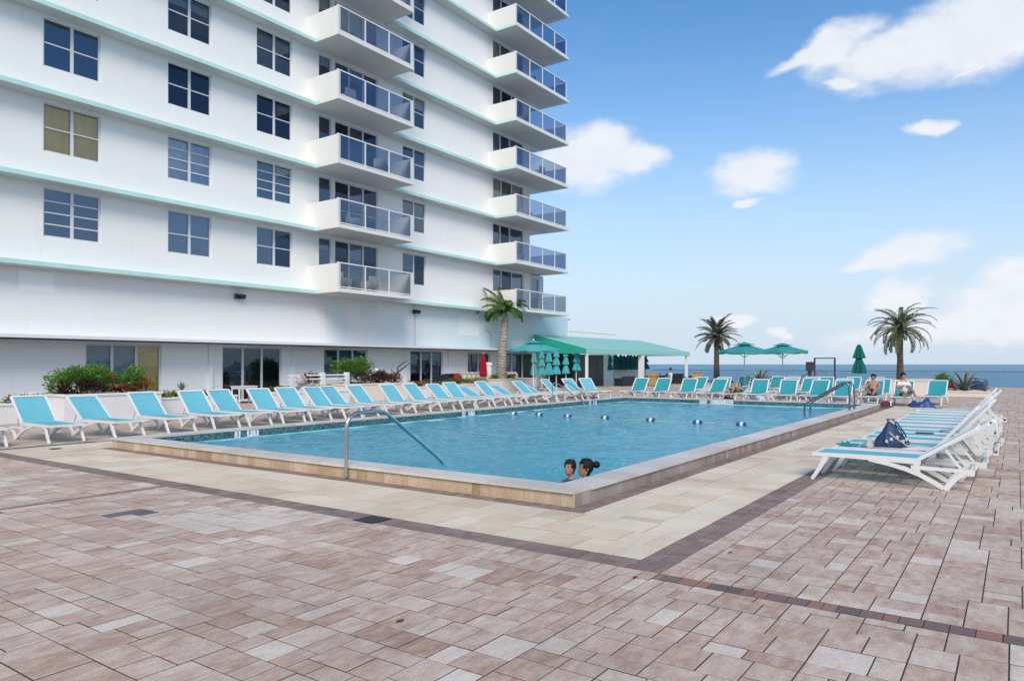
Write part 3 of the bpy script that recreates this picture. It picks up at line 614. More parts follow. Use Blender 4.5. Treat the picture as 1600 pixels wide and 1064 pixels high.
# level one reaches further east, with a door on to the corner balcony
wall_grid([(41.0, 42.05, 5.06, 7.45)], A1, 42.55, 4.985, 7.66, F + .03, .2, M_podium, bld, 'corner_wall')
MB().quad((42.55, F + .03, 4.985), (42.55, 33, 4.985), (42.55, 33, 7.66), (42.55, F + .03, 7.66)).build('corner_return', M_podium, bld)
window(41.0, 42.05, 5.06, 7.45, F + .03, [], [], ('curtain', M_sheer, 1), M_glass, name='balcony_door')
# podium storey
q = MB().quad((A0, F + .012, 2.58), (45.8, F + .012, 2.58), (45.8, F + .012, 4.83), (A0, F + .012, 4.83)); q.quad((A1 + .002, F + .012, 4.83), (45.8, F + .012, 4.83), (45.8, F + .012, 4.99), (A1 + .002, F + .012, 4.99)); q.quad((45.8, F + .012, 2.58), (45.8, 40, 2.58), (45.8, 40, 4.99), (45.8, F + .012, 4.99)); q.quad((A1, F + .012, 4.99), (45.8, F + .012, 4.99), (45.8, 40, 4.98), (A1, 40, 4.98)).build('podium_wall', M_podium, bld)
q = MB().box(45.82, 53.3, 26.9, 27.15, 2.4, 4.0).box(45.8, 53.34, 26.86, 27.19, 4.001, 4.06).box(53.1, 53.3, 27.16, 40, 2.4, 4.0); q.build('parapet_wall', M_wall, bld)
for (x0, x1, z0, z1, mt) in ((10.3, 11.35, 4.05, 4.72, M_patchw), (23.2, 24.6, 2.62, 4.55, M_patch), (25.4, 26.6, 4.0, 4.6, M_patch), (33.2, 35.2, 3.3, 4.55, M_patch), (38.6, 41.2, 2.62, 3.2, M_patch)):
    MB().quad((x0, F + .008, z0), (x1, F + .008, z0), (x1, F + .008, z1), (x0, F + .008, z1)).build('paint_patch', mt, bld)
MB().box(A0, 47.5, 26.35, 27.7, 2.46, 2.575).build('canopy_slab', M_white, bld); MB().box(A0, 47.4, 26.42, 26.48, 2.40, 2.458).build('canopy_underside_line', M_dkline, bld)  # white canopy slab, with a thin dark strip along its underside
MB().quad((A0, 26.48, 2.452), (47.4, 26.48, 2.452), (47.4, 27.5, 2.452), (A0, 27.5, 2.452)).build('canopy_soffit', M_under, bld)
LB = 27.5; KS = 27.5 / 28.2
DW = [(12.93, 15.83, .02, 2.36, [.34, .66], ('curtain', M_sheer, 1), [M_door, M_door, M_glassc], 'sliding_door'), (18.54, 21.63, .02, 2.36, [.34, .66], None, M_door, 'sliding_door'),
      (24.14, 27.07, .9, 2.36, [.33, .66], None, M_door, 'window'), (30.37, 33.21, .02, 2.36, [.34, .66], None, M_door, 'sliding_door'), (35.6, 37.9, 1.0, 2.3, [.5], None, M_door, 'window'), (39.2, 43.5, .02, 2.36, [.3, .6], ('curtain', M_sheer, .8), M_door, 'sliding_door')]
DW = [(d[0] * KS, d[1] * KS, d[2], d[3], *d[4:]) for d in DW]
wall_grid([(d[0], d[1], d[2], d[3]) for d in DW], A0, 47.4, -.01, 2.452, LB, .2, M_lower, bld, 'ground_floor_wall')
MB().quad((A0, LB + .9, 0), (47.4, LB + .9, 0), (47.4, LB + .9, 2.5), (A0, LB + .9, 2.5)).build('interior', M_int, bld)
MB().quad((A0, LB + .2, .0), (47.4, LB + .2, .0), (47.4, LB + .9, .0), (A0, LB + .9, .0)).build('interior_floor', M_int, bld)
MB().quad((15.83 * KS - .98, LB + .152, 0), (15.83 * KS, LB + .152, 0), (15.83 * KS, LB + .152, 2.36), (15.83 * KS - .98, LB + .152, 2.36)).build('curtain', M_gold, bld)
for (x0, x1, z0, z1, cl, bk, gm_, nm) in DW: window(x0, x1, z0, z1, LB, cl, [], bk, gm_, name=nm, bw=.07, fm_=M_alu)
for x in (17.5, 21.7, 29.2, 32.9): MB().box(x - .09, x + .09, LB - .10, LB - .002, .0, 2.45).build('pilaster', M_lower, bld)
# lamps, conduits, aerial
for (x, z, lb) in ((18.49, 4.46, 'black floodlight on the podium wall, left of the two'), (29.43, 4.46, 'black floodlight on the podium wall above a thin conduit')):
    t = thing('floodlight', lb, 'floodlight', (x, F, z))
    q = MB(); q.add([(-.2, -.05, .11), (.2, -.05, .11), (.2, -.30, .05), (-.2, -.30, .05), (-.2, -.02, -.11), (.2, -.02, -.11), (.2, -.22, -.11), (-.2, -.22, -.11)], [(0, 1, 2, 3), (7, 6, 5, 4), (3, 2, 6, 7), (0, 4, 5, 1), (0, 3, 7, 4), (1, 5, 6, 2)]); q.build('housing', M_black, t, bevel=.012)
    MB().box(-.06, .06, -.06, .01, -.05, .05).build('bracket', M_dsteel, t)
    MB().quad((-.17, -.229, -.098), (.17, -.229, -.098), (.17, -.300, .03), (-.17, -.300, .03)).build('lens', M_clear, t)
tag(MB().tube([(29.43, F - .02, 4.35), (29.43, F - .02, 2.6)], .018, 6).build('conduit', M_grey), 'thin grey conduit running down the wall from the floodlight to the canopy', 'conduit')
tag(MB().tube([(35.9, F - .02, 4.0), (35.9, F - .02, 3.7), (36.4, F - .02, 3.55), (36.4, F - .02, 2.6)], .03, 6).build('conduit', M_grey), 'bent conduit on the podium wall just left of the palm trunk', 'conduit')
t = thing('vent_pipe', 'short hooked vent pipe on the podium roof corner', 'pipe', (46.2, 27.3, 4.06)); MB().tube([(0, 0, 0), (0, 0, .75), (.08, -.0, .85), (.3, -.1, .85)], .06, 8).build('pipe', M_grey, t); MB().box(-.1, .1, -.1, .1, 0, .05).build('flange', M_grey, t)
# things on balconies
def bchair(x, y, z, rz, lb):
    t = thing('balcony_chair', lb, 'chair', (x, y, z), rz, 'chairs on the balconies')
    MB().box(-.3, .3, -.3, .3, .32, .42).build('seat', M_grey, t); MB().box(-.3, .3, .25, .33, .42, .85).build('backrest', M_grey, t)
    for sx in (-1, 1):
        MB().box(sx * .28 - .03, sx * .28 + .03, -.3, .3, .42, .6).build('armrest', M_grey, t)
        for sy in (-.26, .26): MB().box(sx * .26 - .025, sx * .26 + .025, sy - .025, sy + .025, 0, .32).build('leg', M_grey, t)
bchair(23.3, 25.9, 5.01, R(90), 'grey armchair on the lowest balcony, left one of two'); bchair(25.1, 26.0, 5.01, R(180), 'grey armchair in the middle of the lowest balcony')
bchair(38.7, 25.9, 5.01 + ST * 2, 0, 'chair on the corner balcony two floors above the lowest'); bchair(39.0, 25.7, 5.01 + ST * 5, R(30), 'chair behind blue glass on an upper corner balcony')
for (x, y, k, lb) in ((24.0, 25.9, 1, 'grey chair on the central balcony one floor above the lowest'), (25.6, 25.7, 2, 'grey chair on the central balcony two floors above the lowest'), (23.6, 26.0, 3, 'grey chair on the central balcony three floors above the lowest'), (37.6, 25.8, 1, 'grey chair on the corner balcony one floor above the lowest'), (40.0, 25.8, 3, 'grey chair on the corner balcony three floors above the lowest'), (37.9, 25.7, 4, 'grey chair on the corner balcony four floors above the lowest')): bchair(x, y, 5.01 + ST * k, R(60 * k), lb)
t = thing('bistro_table', 'small white round table on the lowest corner balcony', 'table', (40.6, 25.8, 5.01)); MB().lathe([(.3, .70), (.32, .71), (.32, .73), (.3, .74)], 18).build('tabletop', M_white, t); MB().lathe([(.03, 0), (.03, .7)], 10).build('leg', M_white, t); MB().lathe([(.2, 0), (.2, .03)], 16).build('base', M_white, t)

# ------------------------------------------------------------------ awning bar area
aw = thing('awning', 'long teal canvas awning sloping down over the poolside bar', 'awning', (0, 0, 0))
a0, a1, bf, bb, zf, zr_, zv = 40.95, 58.0, 22.75, 26.8, 2.60, 3.62, 2.30
q = MB(); n = 12
for i in range(n):
    x0 = a0 + (a1 - a0) * i / n; x1 = a0 + (a1 - a0) * (i + 1) / n
    f0 = min(1, (a1 - x0) / 1.2 * .5 + .5) if False else 1
    sg = lambda x: -.03 * math.sin(math.pi * ((x - a0) / ((a1 - a0) / 4) % 1))
    q.quad((x0, bf, zf), (x1, bf, zf), (x1, (bf + bb) / 2, (zf + zr_) / 2 + sg(x1) - .02), (x0, (bf + bb) / 2, (zf + zr_) / 2 + sg(x0) - .02)); q.quad((x0, (bf + bb) / 2, (zf + zr_) / 2 + sg(x0) - .02), (x1, (bf + bb) / 2, (zf + zr_) / 2 + sg(x1) - .02), (x1, bb, zr_), (x0, bb, zr_))
q.add([(a1, bf, zf), (a1 + .9, bf + .0, zf), (a1, bb, zr_)], [(0, 1, 2)]); q.add([(a1 + .9, bf, zf), (a1 + .9, bb, zf), (a1, bb, zr_)], [(0, 1, 2)]); q.build('canopy', M_awn, aw, smooth=False)
MB().quad((a0, bf, zv), (a1 + .9, bf, zv), (a1 + .9, bf, zf), (a0, bf, zf)).build('front_valance', M_awn, aw)
MB().add([(a0, bf, zv), (a0, bf, zf), (a0, bb, zr_), (a0, bb, zv)], [(0, 1, 2, 3)]).build('end_panel', M_awng, aw); MB().quad((a1 + .9, bf, zv), (a1 + .9, bb, zv), (a1 + .9, bb, zf), (a1 + .9, bf, zf)).build('end_panel', M_awn, aw)
for (x, y, s_) in ((41.2, 22.85, .075), (49.7, 22.95, .17), (58.5, 22.9, .09), (58.5, 26.6, .09)): MB().box(x - s_, x + s_, y - s_, y + s_, 0, zv + .05).build('post', M_white, aw)
MB().box(a0 + .05, a1 + .8, bf + .03, bf + .08, zv - .02, zv + .04).build('beam', M_white, aw)
k_ = thing('bar_kiosk', 'charcoal shuttered bar kiosk under the teal awning', 'kiosk', (45.4, 25.5, 0)); MB().box(-1.9, 2.6, -.3, 1.5, 0, 2.28).build('wall', M_char, k_)
for i in range(4): MB().box(-1.85 + i * 1.1, -.80 + i * 1.1, -.34, -.302, .05, 2.2).build('shutter', M_char, k_)
k_ = thing('bar_wall', 'pale blue wall behind the stored parasols under the awning', 'wall', (48.05, 26.2, 0)); MB().box(0, 9.0, 0, .15, 0, 1.35).build('wall', M_patch, k_); MB().box(0, 1.7, -.9, -.002, 0, 2.3).build('pier', M_patch, k_)
for i in range(9): MB().box(.2 + i * .9, .26 + i * .9, -.03, -.002, 0, 1.3).build('batten', M_white, k_)

# ------------------------------------------------------------------ parasols
def furl(n=8, h=1.35, r=.24, mat=M_umb, seed=0, tiers=2):
    rr = random.Random(seed); prof = []
    if tiers == 2: P = [(.03, 0), (.07, -.06), (.12, -.25), (.19, -.55), (.215, -.63), (.09, -.67), (.12, -.75), (.19, -1.0), (.24, -1.28), (.225, -1.35)]
    elif tiers == 3: P = [(.03, 0), (.08, -.1), (.16, -.36), (.18, -.4), (.09, -.44), (.15, -.62), (.21, -.84), (.10, -.88), (.16, -1.05), (.24, -1.3), (.22, -1.35)]
    else: P = [(.03, 0), (.07, -.12), (.12, -.4), (.14, -.8), (.17, -1.15), (.13, -1.3)]
    ph = [rr.uniform(.8, 1.2) for _ in range(24)]
    return MB().lathe([(a * r / .24, b * h / 1.35) for a, b in P][::-1], 24, (0, 0, 0), lambda k, j: (1 + .20 * math.cos(k * math.pi * 2 / 24 * n)) * ph[k])
def closed_parasol(x, y, top, lb, mat, tiers, seed, polemat=M_white, r=.24, h=1.45, group=None, base=True, lean=0):
    t = thing('closed_parasol', lb, 'parasol', (x, y, 0), rnd.uniform(0, 6), group)
    furl(8, h, r, mat, seed, tiers).build('canopy', mat, t, loc=(0, 0, top - .06), smooth=False)
    MB().tube([(0, 0, .03), (0, 0, top - .4)], .026, 8).build('pole', polemat, t); MB().lathe([(.02, 0), (.03, .02), (.03, .05), (.0, .09)], 8, (0, 0, top - .08)).build('finial', polemat, t)
    if base: MB().lathe([(.25, 0), (.25, .05), (.06, .08), (.05, .28), (.03, .28)], 16).build('base', M_grey, t)
    if lean: t.rotation_euler = (lean, 0, t.rotation_euler[2])
    return t
def open_parasol(x, y, top, rad, drop, lb, mat, vent=True, polemat=M_white, rz=.3):
    t = thing('open_parasol', lb, 'parasol', (x, y, 0), rz); n = 8; q = MB(); rows = 5; vs_ = []
    for j in range(rows + 1):
        f_ = j / rows; 
        for k in range(n * 4):
            a = 2 * math.pi * k / (n * 4); seg = (k % 4) / 4; sag = math.sin(seg * math.pi)
            rr_ = rad * (.04 + .96 * f_); flat = math.cos(math.pi / n) / math.cos((seg - .5) * 2 * math.pi / n); rr_ *= (flat * .6 + .4)
            vs_.append((rr_ * math.cos(a), rr_ * math.sin(a), top - drop * (f_ ** .85) - .05 * sag * f_))
    N = n * 4; fs = [(j * N + k, j * N + (k + 1) % N, (j + 1) * N + (k + 1) % N, (j + 1) * N + k) for j in range(rows) for k in range(N)]; q.add(vs_, fs); o = q.build('canopy', mat, t)
    if vent:
        v2 = MB(); vv = []
        for j, (rr_, zz) in enumerate(((.04, .07), (.28, -.02), (.42, -.07))):
            for k in range(16): vv.append((rad * rr_ * math.cos(k * math.pi / 8), rad * rr_ * math.sin(k * math.pi / 8), top + zz))
        v2.add(vv, [(j * 16 + k, j * 16 + (k + 1) % 16, (j + 1) * 16 + (k + 1) % 16, (j + 1) * 16 + k) for j in range(2) for k in range(16)]).build('vent', mat, o)
    # valance
    v3 = MB(); L = vs_[-N:]
    for k in range(N): p0, p1 = L[k], L[(k + 1) % N]; v3.quad(p0, p1, (p1[0], p1[1], p1[2] - .12), (p0[0], p0[1], p0[2] - .12))
    v3.build('valance', mat, o)
    for k in range(n):
        a = 2 * math.pi * k / n; MB().tube([(.04 * math.cos(a), .04 * math.sin(a), top - .12), (rad * .97 * math.cos(a), rad * .97 * math.sin(a), top - drop - .02)], .012, 5).build('rib', polemat, t)
        MB().tube([(.04 * math.cos(a), .04 * math.sin(a), top - .75), (rad * .5 * math.cos(a), rad * .5 * math.sin(a), top - drop * .55 - .05)], .010, 5).build('strut', polemat, t)
    MB().tube([(0, 0, .04), (0, 0, top + .05)], .03, 10).build('pole', polemat, t); MB().lathe([(.03, 0), (.045, .05), (.03, .1), (.0, .13)], 10, (0, 0, top + .05)).build('finial', polemat, t)
    MB().lathe([(.28, 0), (.28, .06), (.07, .09), (.055, .34), (.035, .34)], 18).build('base', M_grey, t)
    return t
open_parasol(35.3, 23.1, 2.90, 1.55, .42, 'open aqua parasol on a white pole in front of the planters', M_umbl)
open_parasol(39.6, 12.2, 2.72, 1.42, .42, 'open teal parasol beside the middle palm, left of a pair', M_umb, polemat=M_steel); open_parasol(40.8, 10.5, 2.68, 1.30, .36, 'open teal parasol right of its pair by the sea rail', M_umb, polemat=M_steel, rz=.1)
CP = [(39.76, 26.0), (40.1, 25.6), (40.38, 25.2), (40.79, 24.9), (41.15, 24.38), (41.54, 23.83)]
CPL = ['leftmost of six closed aqua parasols beside the palm', 'second from the left of six closed aqua parasols', 'third from the left of six closed aqua parasols', 'fourth from the left of six closed aqua parasols, hanging wide at its hem', 'fifth from the left of six closed aqua parasols', 'rightmost of six closed aqua parasols, next to the awning post']
for i, ((x, y), lb) in enumerate(zip(CP, CPL)): closed_parasol(x, y, [2.55, 2.55, 2.58, 2.62, 2.66, 2.74][i], lb, M_umbl, [2, 3, 2, 3, 3, 3][i], i + 3, r=.25, h=1.62 if i < 5 else 1.5, group='closed aqua parasols by the bar')
closed_parasol(42.6, 7.0, 2.72, 'closed green parasol by the shower gate at the sea rail', M_umbg, 2, 21, M_white, r=.30, h=1.55)
closed_parasol(34.3, 26.0, 2.30, 'closed red parasol in front of the ground floor wall', M_umbr, 1, 22, M_white, r=.24, h=1.45)
for i in range(20):
    x = 49.0 + i * .37; closed_parasol(x, 25.35 + .14 * (i % 3), 2.36 + .03 * (i % 2), '%s from the left of the dark teal parasols stored upright under the awning' % (ORD[i] if i else 'first'), M_umbd, [2, 1, 3][i % 3], 40 + i, M_white, r=.30, h=1.12, group='dark parasols stored under the awning', base=False, lean=R(-4 + 3 * (i % 4)))
# ------------------------------------------------------------------ planters and what grows in them
def planter(a0, a1, b0, b1, h, lb, mat=M_planter):
    t = thing('planter_box', lb, 'planter', ((a0 + a1) / 2, (b0 + b1) / 2, 0)); hx, hy = (a1 - a0) / 2, (b1 - b0) / 2; w_ = .12
    MB().box(-hx, hx, -hy, -hy + w_, 0, h - .07).box(-hx, hx, hy - w_, hy, 0, h - .07).box(-hx, -hx + w_, -hy + w_, hy - w_, 0, h - .07).box(hx - w_, hx, -hy + w_, hy - w_, 0, h - .07).build('wall', mat, t)
    e_ = .03; MB().box(-hx - e_, hx + e_, -hy - e_, -hy + w_, h - .069, h).box(-hx - e_, hx + e_, hy - w_, hy + e_, h - .069, h).box(-hx - e_, -hx + w_, -hy + w_, hy - w_, h - .069, h).box(hx - w_, hx + e_, -hy + w_, hy - w_, h - .069, h).build('rim', mat, t, bevel=.012)
    MB().quad((-hx + w_, -hy + w_, h - .1), (hx - w_, -hy + w_, h - .1), (hx - w_, hy - w_, h - .1), (-hx + w_, hy - w_, h - .1)).build('soil', M_soil, t)
    return t
planter(2.5, 9.18, 22.2, 24.0, .55, 'low white planter of green ground plants at the left edge')
planter(9.22, 11.95, 21.3, 24.0, .77, 'tall white planter filled with mixed bushes behind the nearest loungers')
planter(12.1, 15.3, 22.4, 23.4, .53, 'low white planter of yellow plants left of the dark sliding doors')
planter(17.0, 21.0, 22.9, 23.9, .53, 'low white planter right of the dark sliding doors')
planter(21.1, 25.2, 23.2, 25.2, .76, 'tall cream planter with the round green shrub and dark crotons', M_cream)
planter(25.3, 27.2, 23.6, 24.6, .52, 'small low white planter between the shrub planter and the hedge planter')
planter(27.6, 32.6, 23.6, 24.9, .56, 'low planter holding the clipped yellow green hedge')
planter(33.2, 39.0, 25.3, 27.0, .72, 'long cream planter around the coconut palm', M_cream)
planter(42.0, 46.0, 3.55, 6.5, .80, 'cream planter block under the right-hand date palm', M_cream)
planter(42.0, 44.0, 1.15, 3.45, .28, 'very low planter with agave and crotons at the right', M_cream)
planter(40.2, 42.3, 13.2, 15.6, .45, 'low planter at the foot of the middle date palm', M_planter)
planter(35.9, 37.1, 9.9, 11.1, .3, 'low planter with the spiky agave behind the far loungers', M_planter)

def leafcloud(x, y, z, rx, ry, rz, n, ls, mat, seed, up=.4, aspect=.4):
    rr = random.Random(seed); q = MB()
    lumps = [(rr.uniform(-.6, .6), rr.uniform(-.6, .6), rr.uniform(-.2, .6), rr.uniform(.35, .6)) for _ in range(9)]
    for i in range(n):
        lx, ly, lz, lr = rr.choice(lumps); d = Vector((rr.gauss(0, 1), rr.gauss(0, 1), rr.gauss(0, 1))).normalized() * lr * rr.uniform(.55, 1.05)
        px, py, pz = (lx + d.x), (ly + d.y), max(-.95, lz + d.z); c_ = Vector((px * rx, py * ry, (pz + .6) * rz * .62))
        if c_.z < -.05: continue
        dr = (Vector((px, py, pz * .7)).normalized() + Vector((rr.uniform(-.7, .7), rr.uniform(-.7, .7), up + rr.uniform(-.3, .5)))).normalized()
        sd_ = dr.cross(Vector((rr.uniform(-1, 1), rr.uniform(-1, 1), rr.uniform(-1, 1)))).normalized(); L = ls * rr.uniform(.6, 1.3); W = L * aspect * .5
        m_ = c_ + dr * L * .5; up_ = dr.cross(sd_) * L * .08
        q.add([c_, m_ + sd_ * W - up_, c_ + dr * L, m_ - sd_ * W - up_], [(0, 1, 2, 3)], rr.random())
    return q
def bush(name, lb, cat, x, y, z, r3, n, ls, mat, seed, stems=True, **k):
    t = thing(name, lb, cat, (x, y, z)); leafcloud(0, 0, 0, *r3, n, ls, mat, seed, **k).build('foliage', mat, t)
    if stems:
        q = MB(); rr = random.Random(seed)
        for i in range(6): a = rr.uniform(0, 6.28); q.tube([(.05 * math.cos(a), .05 * math.sin(a), -.05), (r3[0] * .5 * math.cos(a), r3[1] * .5 * math.sin(a), r3[2] * .6)], [.02, .008], 5)
        q.build('stem', M_trunkd, t)
    return t
def spiky(name, lb, cat, x, y, z, n, L, wd, mat, seed, emat=None, e0=20, e1=85, curl=.35):
    t = thing(name, lb, cat, (x, y, z)); rr = random.Random(seed)
    for i in range(n):
        az_ = i * 2.4 + rr.uniform(-.2, .2); el_ = R(e0 + (e1 - e0) * (i / n)); l = L * rr.uniform(.8, 1.1) ; q = MB(); vs_ = []; ns = 6; d0 = Vector((math.cos(az_), math.sin(az_), 0)); sd_ = Vector((-d0.y, d0.x, 0))
        for j in range(ns + 1):
            f_ = j / ns; e_ = el_ - curl * f_ * f_; p_ = d0 * (l * f_ * math.cos(e_)) + Vector((0, 0, l * f_ * math.sin(e_))); ww = wd * (math.sin(math.pi * (.18 + .82 * f_)) ** .7) * .5 + .001
            vs_ += [p_ + sd_ * ww + Vector((0, 0, ww * .5)), p_, p_ - sd_ * ww + Vector((0, 0, ww * .5))]
        q.add(vs_, [f for j in range(ns) for f in ((j * 3, j * 3 + 1, j * 3 + 4, j * 3 + 3), (j * 3 + 1, j * 3 + 2, j * 3 + 5, j * 3 + 4))]); q.t = [rr.random()] * len(q.f)
        lf = q.build('leaf', mat, t)
        if emat:
            q2 = MB(); 
            for s_ in (0, 2):
                e2 = [vs_[j * 3 + s_] for j in range(ns + 1)]; k_ = -1 if s_ else 1
                q2.add([p for pp in e2 for p in (pp + Vector((0, 0, .002)), pp + sd_ * k_ * .012)], [(j * 2, j * 2 + 1, j * 2 + 3, j * 2 + 2) for j in range(ns)])
            q2.t = [.6] * len(q2.f); q2.build('leaf_margin', emat, lf)
    return t
GP = 'bushes in the tall white planter'
for i, (a, b, sz, n, lb) in enumerate(((6.6, 22.7, (1.5, .5, .28), 900, 'low dark green ground plants in the left edge planter'), )): bush('ground_plant', lb, 'plant', a, b, .5, sz, n, .12, M_shrub, 50 + i, False)
bush('ground_plant', 'low yellowish plant beside the dark green ones in the left planter', 'plant', 8.75, 22.6, .5, (.4, .35, .22), 260, .13, M_yel, 55, False)
bush('green_shrub', 'bright green leafy shrub, left half of the tall white planter', 'shrub', 10.0, 22.3, .7, (.85, .7, .9), 2600, .10, M_shrub, 61)
bush('green_shrub', 'bright green leafy shrub, right half of the tall white planter', 'shrub', 11.1, 22.3, .7, (.75, .7, .9), 2400, .10, M_shrub, 62)
bush('croton', 'dark purple croton in front of the green shrubs in the white planter', 'plant', 10.15, 21.85, .7, (.34, .26, .42), 420, .13, M_crotond, 63, aspect=.3)
bush('croton', 'orange brown croton at the right end of the tall white planter', 'plant', 11.75, 22.0, .7, (.30, .3, .50), 330, .16, M_orange, 64, aspect=.3)
bush('croton', 'low red and green croton along the front rim of the white planter', 'plant', 11.1, 21.75, .7, (.45, .2, .24), 260, .13, M_croton, 65, aspect=.3)
spiky('spiky_plant', 'dark spiky plant at the left end of the tall white planter', 'plant', 9.5, 22.0, .7, 22, .62, .07, M_crotond, 66)
spiky('bromeliad', 'red bromeliad flower among the green shrubs, lower of two', 'flower', 10.85, 21.7, .85, 12, .24, .07, M_redf, 67, e0=10, e1=60); spiky('bromeliad', 'small red bromeliad flower above the other one', 'flower', 10.75, 21.9, 1.2, 10, .18, .06, M_redf, 68, e0=10, e1=60)
def fern_palm(x, y, z, lb, L, n, seed, mat=M_date):
    t = thing('small_palm', lb, 'palm', (x, y, z)); rr = random.Random(seed)
    for i in range(n): frond(t, (0, 0, .25), i * 2.4, R(rr.uniform(15, 75)), L * rr.uniform(.8, 1.1), 22, .22, mat, rr, 1.2)
    MB().tube([(0, 0, 0), (0, 0, .3)], .04, 6).build('trunk', M_trunkd, t); return t
def frond(parent, base, az_, el_, L, nl, ll, mat, rr, droop=1.5, ww=.018, vee=.5, dry=None):
    q = MB(); base = Vector(base); d0 = Vector((math.cos(az_), math.sin(az_), 0)); sd_ = Vector((-d0.y, d0.x, 0)); pts = []; p_ = base.copy(); N = 14; e_ = el_
    for j in range(N + 1):
        pts.append(p_.copy()); f_ = j / N; e_ = el_ - droop * f_ ** 1.3; p_ = p_ + (d0 * math.cos(e_) + Vector((0, 0, math.sin(e_)))) * (L / N)
    q.tube(pts, [.022 * (1 - .85 * j / N) for j in range(N + 1)], 5); nf = len(q.f); q.t = [.4] * nf
    for i in range(nl):
        f_ = .10 + .90 * i / (nl - 1); j = min(N - 1, int(f_ * N)); fr_ = f_ * N - j; c_ = pts[j].lerp(pts[j + 1], fr_); dr = (pts[j + 1] - pts[j]).normalized(); up = sd_.cross(dr) * -1
        if up.z < 0: up = -up
        l = ll * (math.sin(math.pi * (.12 + .80 * f_)) ** .6) * rr.uniform(.85, 1.1)
        for s_ in (-1, 1):
            v_ = (sd_ * s_ * .85 + dr * (.55 + .5 * f_) + up * rr.uniform(vee - .35, vee + .1)).normalized(); v2 = (v_ + Vector((0, 0, -.75 - rr.uniform(0, .4)))).normalized(); wv = v_.cross(up).normalized() * ww
            m_ = c_ + v_ * l * .5; tp = m_ + v2 * l * .5
            q.add([c_ - wv * .4, c_ + wv * .4, m_ + wv, m_ - wv, tp], [(0, 1, 2, 3), (3, 2, 4)], rr.random())
    return q.build('frond', mat, parent)
fern_palm(10.6, 23.2, .8, 'feathery young palm rising behind the bushes by the window', .85, 12, 69)
bush('low_plant', 'yellow green low plants, left end of the low planter by the window', 'plant', 13.2, 22.85, .45, (.5, .3, .25), 420, .12, M_yel, 70, False)
bush('low_plant', 'orange tinted low plants near the dark sliding doors', 'plant', 14.6, 22.85, .45, (.5, .3, .24), 380, .12, M_orange, 71, False)
bush('low_plant', 'dull yellow low plants right of the dark sliding doors', 'plant', 17.9, 23.3, .45, (.6, .3, .26), 420, .12, M_yel, 72, False)
bush('low_plant', 'yellow orange low plants below the hanging backpack', 'plant', 19.7, 23.3, .45, (.7, .3, .28), 480, .12, M_yel, 73, False)
bush('round_shrub', 'large round bright green shrub in the tall cream planter', 'shrub', 22.9, 24.3, .7, (1.15, .7, 1.12), 3200, .11, M_shrub, 74)
bush('croton', 'dark purple croton mound in front of the round green shrub', 'plant', 23.1, 23.65, .7, (.85, .35, .62), 1100, .13, M_crotond, 75, aspect=.3)
bush('croton', 'dark red croton left of the round green shrub by the white rail', 'plant', 20.2, 24.4, .6, (.4, .35, .62), 500, .14, M_croton, 76, aspect=.3)
bush('croton', 'red brown croton at the right end of the tall cream planter', 'plant', 24.7, 24.0, .7, (.45, .35, .50), 520, .15, M_croton, 77, aspect=.28)
bush('low_plant', 'low reddish plants in the small planter before the hedge', 'plant', 26.2, 24.0, .45, (.7, .3, .28), 420, .12, M_orange, 78, False)
bush('clipped_hedge', 'long clipped yellow green hedge behind the loungers', 'hedge', 30.0, 24.2, .5, (2.4, .5, .36), 2600, .09, M_yel, 79, False)
bush('low_plant', 'low green plants around the foot of the coconut palm', 'plant', 36.4, 25.9, .6, (1.6, .4, .32), 900, .13, M_shrub, 80, False)
t = thing('driftwood', 'bare twisted driftwood branch leaning out of the cream planter', 'branch', (25.0, 24.3, .7)); rr = random.Random(5)
MB().tube([(0, 0, 0), (.15, 0, .35), (.3, -.05, .55), (.75, -.1, .8), (1.15, -.1, 1.05)], [.05, .045, .05, .035, .01], 7).build('branch', M_trunkd, t); MB().tube([(.25, 0, .5), (.3, .0, .75), (.65, -.05, .98), (1.0, -.1, 1.12)], [.04, .045, .03, .01], 6).build('branch', M_trunkd, t); MB().tube([(.2, 0, .4), (-.05, .1, .62), (.1, .1, .9)], [.03, .02, .008], 6).build('branch', M_trunkd, t)
t = thing('potted_agave', 'small agave in a white pot behind the fourth lounger', 'potted plant', (14.25, 24.1, 0)); MB().lathe([(.17, .2), (.22, .62), (.25, .64), (.25, .68), (.20, .68)], 16).build('pot', M_planter, t); MB().box(-.3, .3, -.3, .3, 0, .2).build('plinth', M_planter, t)
q = MB()
for i in range(14):
    a = i * 2.4; e_ = R(40 + 3 * i); L = .34; d = Vector((math.cos(a) * math.cos(e_), math.sin(a) * math.cos(e_), math.sin(e_))); s_ = Vector((-math.sin(a), math.cos(a), 0)) * .025; o0 = Vector((0, 0, .68)); q.add([o0 - s_, o0 + s_, o0 + d * L * .6 + s_, o0 + d * L, o0 + d * L * .6 - s_], [(0, 1, 2, 3, 4)], .4)
q.build('leaf_rosette', M_agave, t)
spiky('agave', 'big variegated agave with long arching leaves in the low right planter', 'agave', 42.8, 2.2, .25, 28, 1.25, .13, M_agave, 90, M_agavee, e0=14, e1=80, curl=.25)
spiky('agave', 'small variegated agave at the right end of the low planter', 'agave', 42.9, 1.35, .25, 14, .40, .06, M_agave, 91, M_agavee, e0=15, e1=70)
bush('croton', 'green and red croton bush left of the big agave', 'plant', 42.8, 3.1, .25, (.5, .4, .85), 900, .15, M_shrub, 92, aspect=.3); bush('red_flower', 'bright red low flowers between croton and agave', 'flower', 42.6, 2.75, .25, (.3, .25, .32), 240, .10, M_redf, 93, False)
spiky('agave', 'tall spiky striped agave behind the far row of loungers', 'agave', 36.5, 10.5, .3, 26, 1.15, .13, M_agave, 94, M_agavee, e0=25, e1=88, curl=.3)
